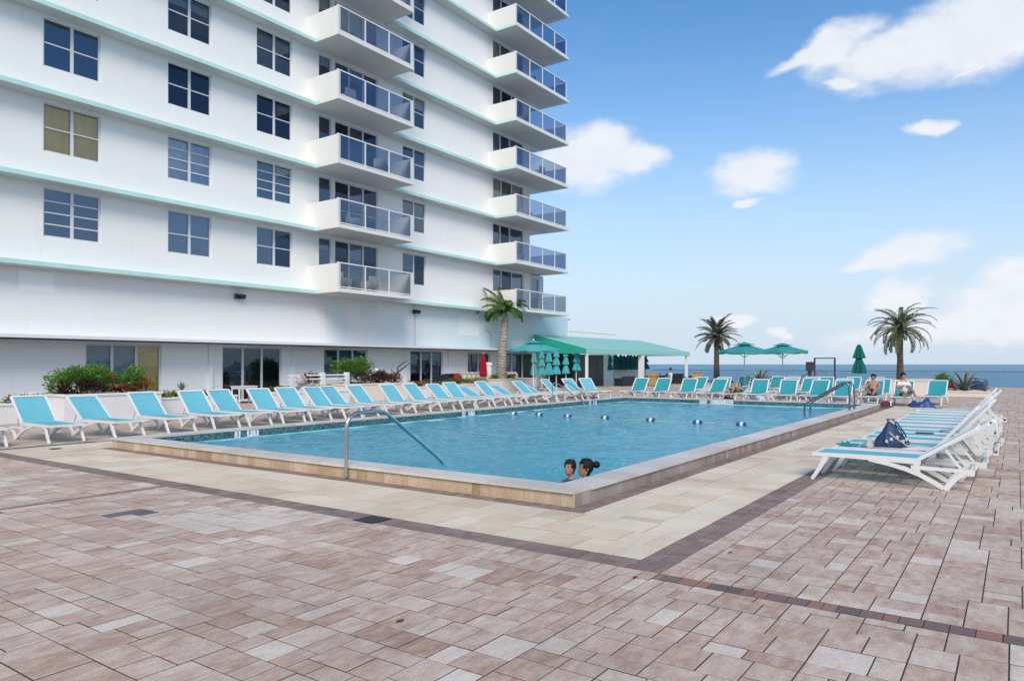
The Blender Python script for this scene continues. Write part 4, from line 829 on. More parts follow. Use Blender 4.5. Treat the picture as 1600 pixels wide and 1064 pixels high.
bush('low_plant', 'low reddish plants at the foot of the middle date palm', 'plant', 41.2, 14.0, .4, (.7, .6, .28), 420, .14, M_croton, 95, False)
# palms
def trunk(t, pts, rad, mat, n=14, rings=26):
    q = MB(); P = []; Rr = []
    for i in range(rings * 2 + 1):
        f_ = i / (rings * 2); k = f_ * (len(pts) - 1); j = min(len(pts) - 2, int(k)); P.append(Vector(pts[j]).lerp(Vector(pts[j + 1]), k - j)); rr_ = rad[j] + (rad[j + 1] - rad[j]) * (k - j); Rr.append(rr_ * (1.06 if i % 2 else .95))
    q.tube(P, Rr, n); return q.build('trunk', mat, t, smooth=False)
t = thing('coconut_palm', 'coconut palm with a pale ringed trunk in front of the white building', 'palm tree', (35.7, 25.7, .6)); rr = random.Random(3)
trunk(t, [(0, 0, 0), (.02, 0, .5), (.08, 0, 1.6), (.22, -.05, 2.8), (.3, -.05, 3.7)], [.40, .31, .26, .22, .21], M_trunk)
MB().tube([(.3, -.05, 3.68), (.3, -.05, 4.0), (.29, -.05, 4.35)], [.20, .17, .09], 12).build('crown_shaft', simple('crown_shaft', (.42, .46, .26), .5, .15, 3), t)
for az_, el_, L, dr in ((55, 82, 1.75, .75), (20, 68, 1.65, 1.2), (100, 70, 2.0, .9), (-60, 52, 1.75, 1.9), (-15, 38, 1.7, 2.0), (120, 44, 1.9, 2.0), (160, 30, 1.75, 1.9), (200, 48, 1.5, 1.9), (240, 30, 1.6, 2.0), (-100, 34, 1.6, 2.2), (-45, 15, 1.4, 1.7), (80, 22, 1.6, 1.8), (300, 62, 1.5, 1.4), (35, 40, 1.6, 1.9), (140, 60, 1.8, 1.5), (220, 58, 1.6, 1.7), (-75, 20, 1.4, 1.9), (175, 12, 1.3, 1.6)):
    frond(t, (.29, -.05, 4.2), R(az_ + 8), R(el_), L, 46, .50, M_palm, rr, dr, .028, .05)
def date_palm(x, y, z, h, L, n, seed, lb, lean=0, e0=-25, e1=85, droop=1.5, dry=.2, tr=.19):
    t = thing('date_palm', lb, 'palm tree', (x, y, z)); rr = random.Random(seed)
    trunk(t, [(0, 0, 0), (lean * .3, 0, h * .5), (lean, 0, h)], [tr * 1.25, tr, tr * .92], M_trunkd, 12, 18)
    q = MB()
    for i in range(60): a = rr.uniform(0, 6.28); z_ = h - rr.uniform(0, .6); r0 = tr * .95; q.add([(lean + r0 * math.cos(a - .15), r0 * math.sin(a - .15), z_), (lean + r0 * math.cos(a + .15), r0 * math.sin(a + .15), z_), (lean + r0 * 1.6 * math.cos(a), r0 * 1.6 * math.sin(a), z_ + .16)], [(0, 1, 2)])
    q.build('leaf_bases', M_trunkd, t)
    for i in range(n):
        f_ = (i + .5) / n; el_ = R(e0 + (e1 - e0) * f_ ** .8 + rr.uniform(-7, 7)); frond(t, (lean, 0, h), i * 2.39996 + rr.uniform(-.2, .2), el_, L * rr.uniform(.82, 1.08) * (.8 + .2 * f_), 50, .32, M_dated if rr.random() < dry else M_date, rr, droop * rr.uniform(.7, 1.25), .015, .35)
    return t
date_palm(41.2, 14.3, .4, 2.75, 1.62, 40, 8, 'middle palm tree with stiff greyish fronds at the far side of the pool', 0, -30, 88, 1.0, .45, .145)
date_palm(44.0, 5.2, .7, 2.70, 2.2, 42, 9, 'right-hand palm tree with long drooping dark green fronds', .08, -30, 85, 1.75, .12, .145)

# ------------------------------------------------------------------ sun loungers
HL = .77
def lounger(ang, mat, label='', cat='sun lounger', group=''):
    t = thing('sun_lounger', label, cat, (0, 0, 0), 0, group); W = .33
    for s_ in (-1, 1):
        y0, y1 = s_ * W - .02, s_ * W + .02; q = MB()
        q.strip([(0, .352), (.5, .352), (1.0, .345), (1.33, .342)], [.045, .055, .075, .07], y0, y1)
        q.strip([(.72, .318), (.95, .285), (1.15, .235), (1.32, .17), (1.48, .085), (1.585, .018)], [.03, .05, .055, .055, .055, .05], y0, y1)
        q.strip([(1.28, .33), (1.29, .20)], .07, y0, y1); q.strip([(1.22, .262), (1.55, .258), (1.90, .252)], [.055, .042, .05], y0, y1); q.box(1.84, 1.92, y0, y1, .20, .277)
        q.build('side_frame', M_resin, t)
        MB().strip([(.185, .33), (.10, .16), (.0, .0)], [.075, .055, .045], y0 + .001, y1 - .001).build('leg', M_resin, t)
        MB().strip([(1.60, .0), (1.66, .09), (1.74, .18), (1.83, .235)], [.075, .065, .06, .05], y0 + .001, y1 - .001).build('leg', M_resin, t)
    for bb_ in ((0, .05, .33, .372), (1.86, 1.91, .215, .262), (.62, .66, .315, .345), (1.2, 1.25, .30, .33)): MB().box(bb_[0], bb_[1], -W + .02, W - .02, bb_[2], bb_[3]).build('cross_bar', M_resin, t)
    q = MB(); n = 10
    g = lambda i, j: (.05 + 1.23 * i / n, -W + .021 + (2 * W - .042) * j / 6, .366 - .014 * math.sin(math.pi * j / 6) * math.sin(math.pi * i / n))
    q.add([g(i, j) for i in range(n + 1) for j in range(7)], [(i * 7 + j, (i + 1) * 7 + j, (i + 1) * 7 + j + 1, i * 7 + j + 1) for i in range(n) for j in range(6)]); q.build('seat_sling', mat, t, smooth=True)
    ca, sa = math.cos(ang), math.sin(ang); P0 = (1.30, .365); pt = lambda l, o=0: (P0[0] + l * ca - o * sa, P0[1] + l * sa + o * ca)
    q = MB()
    for s_ in (-1, 1): q.strip([pt(0), pt(.35), pt(HL)], .045, s_ * W - .022, s_ * W + .022)
    q.strip([pt(HL - .03), pt(HL + .015)], .045, -W + .022, W - .022); fr_ = q.build('backrest_frame', M_resin, t)
    q = MB(); g = lambda i, j: (*[pt(.0 + (HL - .03) * i / n, .008 - .016 * math.sin(math.pi * j / 6))[k] for k in (0,)], -W + .023 + (2 * W - .046) * j / 6, pt((HL - .03) * i / n, .008 - .016 * math.sin(math.pi * j / 6))[1])
    q.add([g(i, j) for i in range(n + 1) for j in range(7)], [(i * 7 + j, (i + 1) * 7 + j, (i + 1) * 7 + j + 1, i * 7 + j + 1) for i in range(n) for j in range(6)]); q.build('backrest_sling', mat, t, smooth=True)
    if ang > .1:
        for s_ in (-1, 1):
            m_ = pt(.34); MB().strip([(m_[0], m_[1] - .02), (1.70 if ang > .62 else 1.78, .262)], .028, s_ * (W - .05) - .012, s_ * (W - .05) + .012).build('support_strut', M_resin, t)
    return t
GL, GF, GR = 'aqua sun loungers in the long row on the building side of the pool', 'teal sun loungers in the rows at the far end of the pool', 'aqua sun loungers packed side by side to the right of the pool'
P48 = lounger(R(44), M_sling, 'aqua sun lounger cut off by the left edge of the picture', group=GL); P48.location = (5.55, 15.95, 0); P48.rotation_euler = (0, 0, R(90))
P27 = None
row = [6.92, 8.2, 9.42, 10.58, 11.59, 12.55, 13.57, 14.62, 15.51, 16.45, 17.61, 18.87, 20.06, 20.97, 22.14, 23.17, 24.26, 25.67, 26.67, 28.11, 29.13, 30.15]
low = {14, 16, 18}; jit = random.Random(11)
P42 = None
for i, a in enumerate(row):
    lb = '%s whole lounger from the near end of the row beside the planters' % ORD[i] if i < 21 else 'last lounger at the far end of the row beside the planters'
    if i in low: lb = lb.replace('whole lounger', 'lounger') + ', back let down low'
    rz = R(90 + jit.uniform(-6, 6)); loc = (a, 15.85 + jit.uniform(-.12, .12), 0)
    if i == 20: rz = R(72)
    if i == 21: rz = R(60)
    if i in low:
        if not P27: P27 = lounger(R(27), M_sling, lb, group=GL); P27.location = loc; P27.rotation_euler = (0, 0, rz)
        else: dup(P27, loc, rz, lb)
    elif i in (1, 12, 17):
        if not P42: P42 = lounger(R(40), M_sling, lb, group=GL); P42.location = loc; P42.rotation_euler = (0, 0, rz)
        else: dup(P42, loc, rz, lb)
    else: dup(P48, loc, rz, lb)
# far rows: heads towards the sea
F1 = [14.75, 13.55, 12.25, 11.15, 9.05, 7.85, 6.85, 5.75]; PF = None
FLB = ['leftmost lounger of the front row across the pool', 'second lounger from the left in the front row across the pool', 'third lounger from the left in the front row across the pool', 'lounger just left of the person lying by the far pool edge', 'lounger just right of the person lying by the far pool edge', 'front row lounger below the right one of two open parasols', 'front row lounger left of the closed green parasol', 'front row lounger directly before the closed green parasol']
for b, lb in zip(F1, FLB):
    if PF is None: PF = lounger(R(47), M_slingg, lb, group=GF); PF.location = (30.4, b, 0); PF.rotation_euler = (0, 0, R(jit.uniform(-4, 4)))
    else: dup(PF, (30.4 + jit.uniform(-.1, .1), b, 0), R(jit.uniform(-5, 5)), lb)
FL2 = lounger(R(18), M_slingg, 'lounger across the pool with a person lying on it', group=GF); FL2.location = (30.4, 10.1, 0)
dup(PF, (30.8, 4.75, 0), 0, 'lounger with a shirtless man sitting on it'); dup(PF, (31.0, 3.65, 0), R(2), 'lounger with a person in a white shirt sitting on it'); dup(PF, (32.4, 2.75, 0), R(-3), 'empty lounger right of the person in a white shirt')
for i, b in enumerate((13.4, 11.9, 9.0, 8.1, 6.35, 4.9)): dup(PF, (34.2 + jit.uniform(-.2, .3), b, 0), R(jit.uniform(-6, 6)), 'second row lounger across the pool, %s from the left' % (ORD[i] if i else 'first'))
for i, b in enumerate((12.0, 10.7, 9.9, 8.9, 7.9, 6.9, 5.9)): dup(PF, (38.3 + jit.uniform(-.3, .3), b if i else 12.4, 0), R(jit.uniform(-6, 6)), 'back row lounger by the sea rail, %s from the left' % (ORD[i] if i else 'first'))
# right block: heads away from the pool
RA = [11.05, 11.95, 12.75, 13.7, 14.5, 15.35, 16.2, 17.3, 18.3, 19.2, 20.3, 21.5, 22.7]; P30 = P55 = None
for i, a in enumerate(RA):
    loc = (a, 2.22 + jit.uniform(-.10, .06), 0); rz = R(-90 + jit.uniform(-2, 2))
    lb = ['nearest lounger of the right-hand block, its back low', 'right-hand lounger with the navy bag and white towel on it'][i] if i < 2 else ('%s lounger from the near end of the right-hand block' % ORD[i] if i < 12 else 'farthest lounger of the right-hand block')
    if i < 2:
        if P30 is None: P30 = lounger(R(34), M_sling, lb, group=GR); P30.location = (a, 2.36, 0); P30.rotation_euler = (0, 0, R(-90))
        else: dup(P30, (11.95, 2.26, 0), R(-90), lb)
    elif P55 is None: P55 = lounger(R(50), M_sling, lb, group=GR); P55.location = loc; P55.rotation_euler = (0, 0, rz)
    else: dup(P55, loc, rz, lb)
dup(P48, (14.0, 25.3, .0), R(200), 'single aqua lounger standing by the ground floor window')

# ------------------------------------------------------------------ things on the right-hand loungers
t = thing('tote_bag', 'navy drawstring bag with pale print and strap on the second lounger', 'bag', (11.88, 1.53, .37), R(-55)); t.scale = (.82, .82, 1); rr = random.Random(4)
MB().tube(smooth_path([(.04, 0, .40), (.2, .12, .36), (.42, .2, .12), (.46, .2, .03), (.36, .2, .04), (.16, .1, .30), (.04, 0, .38)], 2), .010, 6).build('strap', M_bag, t); q = MB(); prof = [(.22, 0), (.27, .03), (.24, .12), (.18, .2), (.11, .29), (.06, .36), (.045, .39), (.07, .43)]
q.lathe([(r_, z_) for r_, z_ in prof], 28, (0, 0, 0), lambda k, j: 1 + .13 * math.sin(k * 1.7 + j * .9) + .08 * math.sin(k * .8 + j * 2.1)); b_ = q.build('bag_body', M_bag, t, smooth=True); b_.scale = (1, .62, 1)
MB().tube([(.0, .0, .37), (.02, 0, .40)], .065, 12).build('drawstring_collar', M_grey, t)
MB().tube([(.03, 0, .40), (.12, -.02, .36), (.24, -.03, .22), (.30, -.03, .08), (.25, -.04, .10), (.16, -.05, .26), (.05, -.03, .37)], .011, 6).build('strap', M_bag, t)
MB().tube([(-.1, -.15, .25), (.0, -.17, .16), (.12, -.17, .10), (.24, -.16, .03)], .009, 6).build('piping', M_grey, t)
for i in range(5): a = i * .55 - 2.6; MB().quad((.2 * math.cos(a), -.135 + .01 * i * 0 - .012, .10 + .03 * (i % 3)), (.2 * math.cos(a) + .05, -.15, .09 + .03 * (i % 3)), (.2 * math.cos(a) + .07, -.14, .13 + .03 * (i % 3)), (.2 * math.cos(a) + .02, -.13, .14 + .03 * (i % 3))).build('print_patch', M_grey, t)
def crumple(name, lb, cat, loc, sx, sy, h, mat, seed, rz=0):
    rr = random.Random(seed); n = 14; ph = [rr.uniform(0, 6.28) for _ in range(8)]; vs_ = []
    for i in range(n + 1):
        for j in range(n + 1):
            u, v_ = i / n * 2 - 1, j / n * 2 - 1; r_ = max(abs(u), abs(v_)); e_ = (1 - r_ ** 3)
            z_ = h * e_ * (.55 + .25 * math.sin(u * 4 + ph[0] + 2 * math.sin(v_ * 3 + ph[1])) + .25 * math.sin(v_ * 5 + ph[2] + 1.5 * math.sin(u * 3.3 + ph[3]))) + .004
            vs_.append((u * sx * (1 + .08 * math.sin(v_ * 4 + ph[4])), v_ * sy * (1 + .1 * math.sin(u * 5 + ph[5])), z_))
    o = MB().add(vs_, [(i * (n + 1) + j, (i + 1) * (n + 1) + j, (i + 1) * (n + 1) + j + 1, i * (n + 1) + j + 1) for i in range(n) for j in range(n)]).build(name, mat, smooth=True, loc=loc); o.rotation_euler = (0, 0, rz)
    so = o.modifiers.new('thickness', 'SOLIDIFY'); so.thickness = .008; so.offset = 1
    return tag(o, lb, cat)
crumple('crumpled_shirt', 'crumpled pale grey shirt beside the navy bag on the lounger', 'clothing', (11.85, 1.75, .372), .12, .13, .13, M_grey, 1, .4)
for (x, y) in ((11.9, 2.14), (12.02, 2.10)):
    t = thing('sandal', 'teal sandal at the foot end of the second lounger, %s of the pair' % ('left' if x < 12 else 'right'), 'sandal', (x, y, .375), R(80)); MB().strip([(-.12, .012), (0, .01), (.12, .014)], .02, -.04, .04).build('sole', M_umb, t); MB().tube([(.02, -.04, .02), (.05, 0, .055), (.02, .04, .02)], .01, 6).build('toe_strap', M_umb, t)
def towel_on_back(cx_, cy, ang, lb, mat, w_=.5, seat=.35, hang=.35):
    P = [(1.28 - seat, .372), (1.05, .370), (1.26, .376)] + [(1.30 + l * math.cos(ang) - .02 * math.sin(ang), .365 + l * math.sin(ang) + .03 * math.cos(ang)) for l in (.1, .3, .55, .72, .79)]
    e_ = P[-1]; P += [(e_[0] + .05, e_[1] - .02), (e_[0] + .06, e_[1] - hang * .5), (e_[0] + .05, e_[1] - hang)]; q = MB(); vs_ = []; n = 10
    for i, (l, z_) in enumerate(P):
        for j in range(n + 1): vs_.append((cx_ + (j / n - .5) * w_ + .012 * math.sin(i * 1.3 + j), cy - l, z_ + .008 * math.sin(j * 1.9 + i * .7) + .006))
    q.add(vs_, [(i * (n + 1) + j, (i + 1) * (n + 1) + j, (i + 1) * (n + 1) + j + 1, i * (n + 1) + j + 1) for i in range(len(P) - 1) for j in range(n)]); o = q.build('towel', mat, smooth=True); so = o.modifiers.new('thickness', 'SOLIDIFY'); so.thickness = .01; so.offset = 1; return tag(o, lb, 'towel')
towel_on_back(11.95, 2.24, R(34), 'white towel spread over the seat and back of the second lounger', M_towel, .56, .75)
def box_thing(name, lb, cat, x0, x1, y0, y1, z0, z1, mat, bevel=.01): return tag(MB().box(x0, x1, y0, y1, z0, z1).build(name, mat, bevel=bevel), lb, cat)
towel_on_back(15.35, 2.22, R(50), 'pale rolled towel over the back of the sixth right-hand lounger', M_towel, .3, .0, .2)
t = thing('book', 'dark closed book or tablet lying on a right-hand lounger', 'book', (14.78, 1.5, .375), .1); MB().box(-.06, .06, -.28, .0, 0, .012).build('cover', M_black, t); MB().box(-.055, .055, -.27, -.01, .0121, .02).build('pages', M_grey, t)

# ------------------------------------------------------------------ pool fittings
t = thing('handrail', 'single bent steel handrail at the near edge of the pool', 'handrail', (6.97, 7.68, 0))
pts = [(0, 0, 0), (0, 0, .70), (.02, 0, .80), (.10, 0, .885), (.22, 0, .91), (.62, 0, .91), (.75, 0, .89), (.86, 0, .82), (1.94, 0, .10), (2.15, 0, -.08)]
MB().tube(smooth_path(pts, 2), .027, 12).build('tube', M_steel, t, smooth=True); MB().lathe([(.055, 0), (.055, .012), (.03, .03)], 16).build('flange', M_steel, t)
for i, (a, lb) in enumerate(((24.6, 'nearer rail of the steel pair on the building side of the pool'), (25.5, 'farther rail of the steel pair on the building side of the pool'))):
    t = thing('handrail', lb, 'handrail', (a, 15.2, 0)); MB().tube(smooth_path([(0, 0, 0), (0, 0, .75), (0, -.06, .86), (0, -.2, .86), (0, -.35, .78), (0, -1.25, .22), (0, -1.45, .18)], 2), .022, 10).build('tube', M_steel, t, smooth=True); MB().lathe([(.05, 0), (.05, .012), (.03, .03)], 14).build('flange', M_steel, t); MB().tube([(0, -1.42, .185), (0, -1.42, -.3)], .022, 8).build('lower_leg', M_steel, t)
for i, (a, lb) in enumerate(((24.2, 'nearer rail of the steel pair at the right side of the pool'), (25.0, 'farther rail of the steel pair at the right side of the pool'))):
    t = thing('handrail', lb, 'handrail', (a, 4.24, .185)); MB().tube(smooth_path([(0, 0, 0), (0, 0, .70), (0, .05, .82), (0, .18, .84), (0, .32, .76), (0, 1.2, .22), (0, 1.32, .12), (0, 1.32, -.3)], 2), .028, 10).build('tube', M_steeld, t, smooth=True); MB().tube([(0, 0, .13), (0, 1.3, .13)], .022, 8).build('cross_bar', M_steel, t); MB().lathe([(.05, 0), (.05, .012), (.03, .03)], 14).build('flange', M_steel, t)
t = thing('lane_rope', 'floating lane rope strung with blue and white floats across the pool', 'lane rope', (19.22, 0, -.015)); MB().tube([(.05 * math.sin(b * 1.1), b, .008 * math.sin(b * 3)) for b in [4.45 + i * .316 for i in range(31)]], 0.007, 6).build('rope', M_grey, t)
FLO = MB().lathe([(.015, -.045), (.05, -.036), (.062, -.012), (.062, .018), (.05, .036), (.015, .042)], 14); FLOm = FLO.mesh('float', M_blue, True); FLOw = FLO.mesh('float', M_white, True)
for i, b in enumerate((13.36, 12.38, 11.34, 10.06, 8.6, 7.21, 6.01)):
    for k_, (off, mm) in enumerate(((.085, FLOm), (0, FLOw), (-.085, FLOm))):
        if i == 0 and k_ == 0: continue
        inst('float', mm, t, (0.03, b + off, .02), None, (R(90), 0, 0))

# ------------------------------------------------------------------ sea rail, gate, far furniture
t = thing('glass_railing', 'long clear glass railing with a thin dark cap along the sea side', 'railing', (59.8, 0, 0))
MB().box(-.03, .03, -14, 26.5, 1.07, 1.105).build('cap_rail', M_char, t); RP = MB().box(-.012, .012, -.03, .03, 0, 1.069).mesh('post', M_clear)
for i in range(28): inst('post', RP, t, (0, -13.9 + i * 1.5, 0))
GPm = MB().quad((0, .04, .06), (0, 1.46, .06), (0, 1.46, 1.05), (0, .04, 1.05)).mesh('glass_panel', M_clear)
for i in range(27): inst('glass_panel', GPm, t, (0, -13.9 + i * 1.5, 0))
t = thing('shower_gate', 'dark metal frame gate with glass by the sea rail', 'gate', (50.0, 9.6, 0))
MB().box(-.05, .05, -.02, .08, 0, 1.95).build('post', M_dsteel, t); MB().box(-.05, .05, 1.2, 1.3, 0, 1.95).build('post', M_dsteel, t); MB().box(-.05, .05, -.02, 1.3, 1.951, 2.02).build('lintel', M_dsteel, t); MB().quad((0, .09, .2), (0, 1.19, .2), (0, 1.19, 1.9), (0, .09, 1.9)).build('glass_panel', M_clear, t)
MB().tube([(-.1, 1.1, .9), (-.5, 1.0, 1.15), (-.5, .3, 1.15), (-.5, .2, .3)], .025, 8).build('handle', M_steel, t)
t = thing('control_box', 'dark grey equipment box on a post left of the glass gate', 'box', (50.0, 11.15, 0)); MB().box(-.15, .15, -.22, .22, 1.15, 1.75).build('housing', M_char, t, bevel=.02); MB().box(-.05, .05, -.12, .12, 0, 1.15).build('post', M_dsteel, t); MB().tube([(-.1, .1, 1.0), (-.3, .5, .75), (-.3, .55, .3)], .03, 8).build('hose', M_dsteel, t)
t = thing('covered_cart', 'dark blue rounded cover standing behind the big agave', 'cover', (46.5, 1.75, 0), R(60)); t.scale = (.6, .6, .95); q = MB(); vs_ = []; n = 14
for i in range(n + 1):
    f_ = i / n; w_ = .42 * math.sin(math.pi * (.12 + .76 * f_)) ** .6; x = -.75 + 1.5 * f_
    for k in range(11): a = math.pi * k / 10; vs_.append((x, w_ * math.cos(a), .45 + .48 * (math.sin(a) ** .7) * (.75 + .25 * f_)))
q.add(vs_, [(i * 11 + k, (i + 1) * 11 + k, (i + 1) * 11 + k + 1, i * 11 + k + 1) for i in range(n) for k in range(10)] + [tuple(range(11)), tuple(reversed(range(n * 11, n * 11 + 11)))]).build('cover', M_bluec, t, smooth=True); MB().box(-.6, .6, -.3, .3, 0, .45).build('cart', M_bluec, t); MB().tube([(-.7, .3, .75), (0, .42, .78), (.7, .3, .8)], .02, 6).build('piping', M_white, t)
def sofa(x, y, w_, rz, lb, h=.72, d=.75):
    t = thing('sofa', lb, 'sofa', (x, y, 0), rz, 'dark wicker furniture under the awning'); MB().box(-w_ / 2, w_ / 2, -d / 2, d / 2, .04, .36).build('base', M_navy, t, bevel=.03); MB().box(-w_ / 2, w_ / 2, d / 2 - .16, d / 2, .361, h).build('backrest', M_navy, t, bevel=.03)
    for s_ in (-1, 1): MB().box(s_ * (w_ / 2 - .07) - .07, s_ * (w_ / 2 - .07) + .07, -d / 2, d / 2 - .17, .361, .58).build('armrest', M_navy, t, bevel=.03)
    for i in range(2): MB().box(-w_ / 2 + .16 + i * (w_ / 2 - .14), -w_ / 2 + .13 + (i + 1) * (w_ / 2 - .14), -d / 2 + .02, d / 2 - .18, .365, .46).build('cushion', M_char, t, bevel=.03)
    for sx in (-1, 1):
        for sy in (-1, 1): MB().box(sx * (w_ / 2 - .06) - .03, sx * (w_ / 2 - .06) + .03, sy * (d / 2 - .06) - .03, sy * (d / 2 - .06) + .03, 0, .04).build('leg', M_black, t)
    return t
sofa(48.3, 23.6, 2.0, R(180), 'dark wicker sofa with its back to the pool, left one under the awning'); sofa(50.4, 23.4, 1.7, R(180), 'dark wicker sofa with its back to the pool, beside the thick white post')
sofa(50.2, 21.6, 1.6, R(180), 'dark wicker sofa beyond the post, left of the seated person', .78); sofa(53.2, 20.3, 1.5, R(160), 'dark wicker sofa right of the seated person', .74); sofa(55.5, 22.6, 1.5, R(90), 'dark wicker armchair near the last awning post', .85)
t = thing('bar_cabinet', 'small varnished wood topped cabinet beside the thick white post', 'cabinet', (49.6, 21.9, 0)); MB().box(-.35, .35, -.3, .3, .05, .72).build('body', M_wood, t, bevel=.02); MB().box(-.4, .4, -.34, .34, .721, 1.0).build('hutch', M_wood, t); MB().box(.28, .42, -.34, -.345 + .0, .75, .95).build('speaker_face', M_black, t)
for sx in (-.3, .3): MB().box(sx - .03, sx + .03, -.3, .3, 0, .05).build('leg', M_black, t)
t = thing('wood_cabinet', 'tan wooden cabinet right of the seated person', 'cabinet', (51.6, 19.35, 0)); MB().box(-.3, .3, -.3, .3, .05, .98).build('body', M_wood, t); MB().box(-.34, .34, -.34, .34, .981, 1.02).build('top', M_wood, t); MB().box(-.26, .26, -.31, -.301, .15, .85).build('door', M_wood, t)
# grill, balustrade, cylinder, bench by the hedge
t = thing('covered_grill', 'barbecue grill under a dark cover with red cloth behind the hedge', 'grill', (31.5, 26.2, 0)); MB().box(-.6, .6, -.3, .3, .1, .72).build('cart', M_navy, t, bevel=.04); q = MB().strip([(-.62, .72), (-.6, .92), (-.3, 1.04), (.3, 1.04), (.6, .92), (.62, .72)], .03, -.32, .32); q.box(-.6, .6, -.3, .3, .72, .92); q.build('lid_cover', M_navy, t, bevel=.03)
MB().box(-.05, .5, -.34, .34, .80, 1.075).build('red_cloth', M_redc, t, bevel=.02)
for sx in (-1, 1): MB().lathe([(.07, -.02), (.07, .02)], 12, (sx * .5, -.3, .07)).build('wheel', M_black, t)
t = thing('balustrade', 'cream pierced block balustrade below the small window', 'balustrade', (34.9, 27.0, 0)); MB().box(-1.6, 1.4, -.08, .08, .0, .25).box(-1.6, 1.4, -.08, .08, 1.05, 1.13).build('rail', M_cream, t)
for i in range(7):
    x = -1.4 + i * .44; MB().tube([(x + .18 * math.cos(a_ * math.pi / 6), 0, .65 + .36 * math.sin(a_ * math.pi / 6)) for a_ in range(13)], .05, 6, False).build('ring_block', M_cream, t)
t = thing('water_cylinder', 'white ribbed cylinder standing left of the palm trunk', 'cylinder', (35.2, 26.3, 0)); MB().lathe([(.2, 0), (.22, .05), (.22, 1.5), (.26, 1.52), (.26, 1.66), (.2, 1.70), (.05, 1.72)], 18).build('body', M_white, t); MB().lathe([(.228, .9), (.234, .92), (.228, .94)], 18).build('band', M_grey, t)
t = thing('arched_bench', 'small cream concrete arched bench right of the palm trunk', 'bench', (37.3, 26.2, .0)); MB().strip([(-.55, .55), (-.5, .95), (-.35, 1.05), (.4, 1.05), (.55, .95), (.6, .55)], .13, -.2, .2).build('arch', M_cream, t); MB().box(-.62, .68, -.21, .21, .45, .55).build('plinth', M_cream, t)
for sx in (-.45, .5): MB().box(sx - .1, sx + .1, -.2, .2, 0, .45).build('foot', M_cream, t)
t = thing('rail_fence', 'white two-bar rail fence in front of the ground floor', 'fence', (18.7, 24.0, 0)); 
for z_ in (1.14, .98): MB().box(0, 3.2, -.03, .03, z_ - .03, z_ + .03).build('rail', M_white, t)
for x in (1.75, 3.1): MB().box(x - .09, x + .09, -.09, .032 + .06, 0, 1.25).build('post', M_white, t)
MB().box(.0, 1.9, -.05, .4, .70, .77).build('shelf', M_planter, t); MB().box(.6, .75, .0, .35, 0, .70).build('shelf_post', M_planter, t)
t = thing('white_bollard', 'white knobbed post right of the round green shrub', 'bollard', (24.4, 24.8, .6)); MB().lathe([(.09, 0), (.09, .55), (.12, .57), (.06, .6), (.10, .66), (.11, .72), (.06, .80)], 14).build('post', M_white, t); MB().lathe([(.13, 0), (.13, .1)], 14).build('base', M_white, t)
t = thing('backpack', 'grey backpack with pink straps hanging on the white rail', 'backpack', (19.3, 23.9, .78)); q = MB().lathe([(.1, 0), (.2, .02), (.22, .15), (.2, .32), (.12, .4), (.04, .42)], 16, (0, 0, 0), lambda k, j: 1 + .06 * math.sin(k)); o_ = q.build('bag_body', M_grey, t, smooth=True); o_.scale = (1, .5, 1)
MB().tube([(-.1, -.1, .4), (.05, -.13, .2), (.2, -.12, .02)], .03, 6).build('strap', M_pink, t); MB().tube([(.05, -.1, .4), (.25, -.1, .3), (.28, -.1, .1), (.2, -.1, .0)], .022, 6).build('strap', M_redd, t)
t = thing('patio_table', 'pale blue low table in front of the dark sliding doors', 'table', (18.3, 26.3, 0)); MB().box(-.45, .45, -.3, .3, .66, .70).build('tabletop', M_patch, t, bevel=.01); MB().box(-.42, .42, -.27, .27, .58, .659).build('apron', M_patch, t)
for sx in (-.4, .4):
    for sy in (-.25, .25): MB().box(sx - .025, sx + .025, sy - .025, sy + .025, 0, .58).build('leg', M_patch, t)

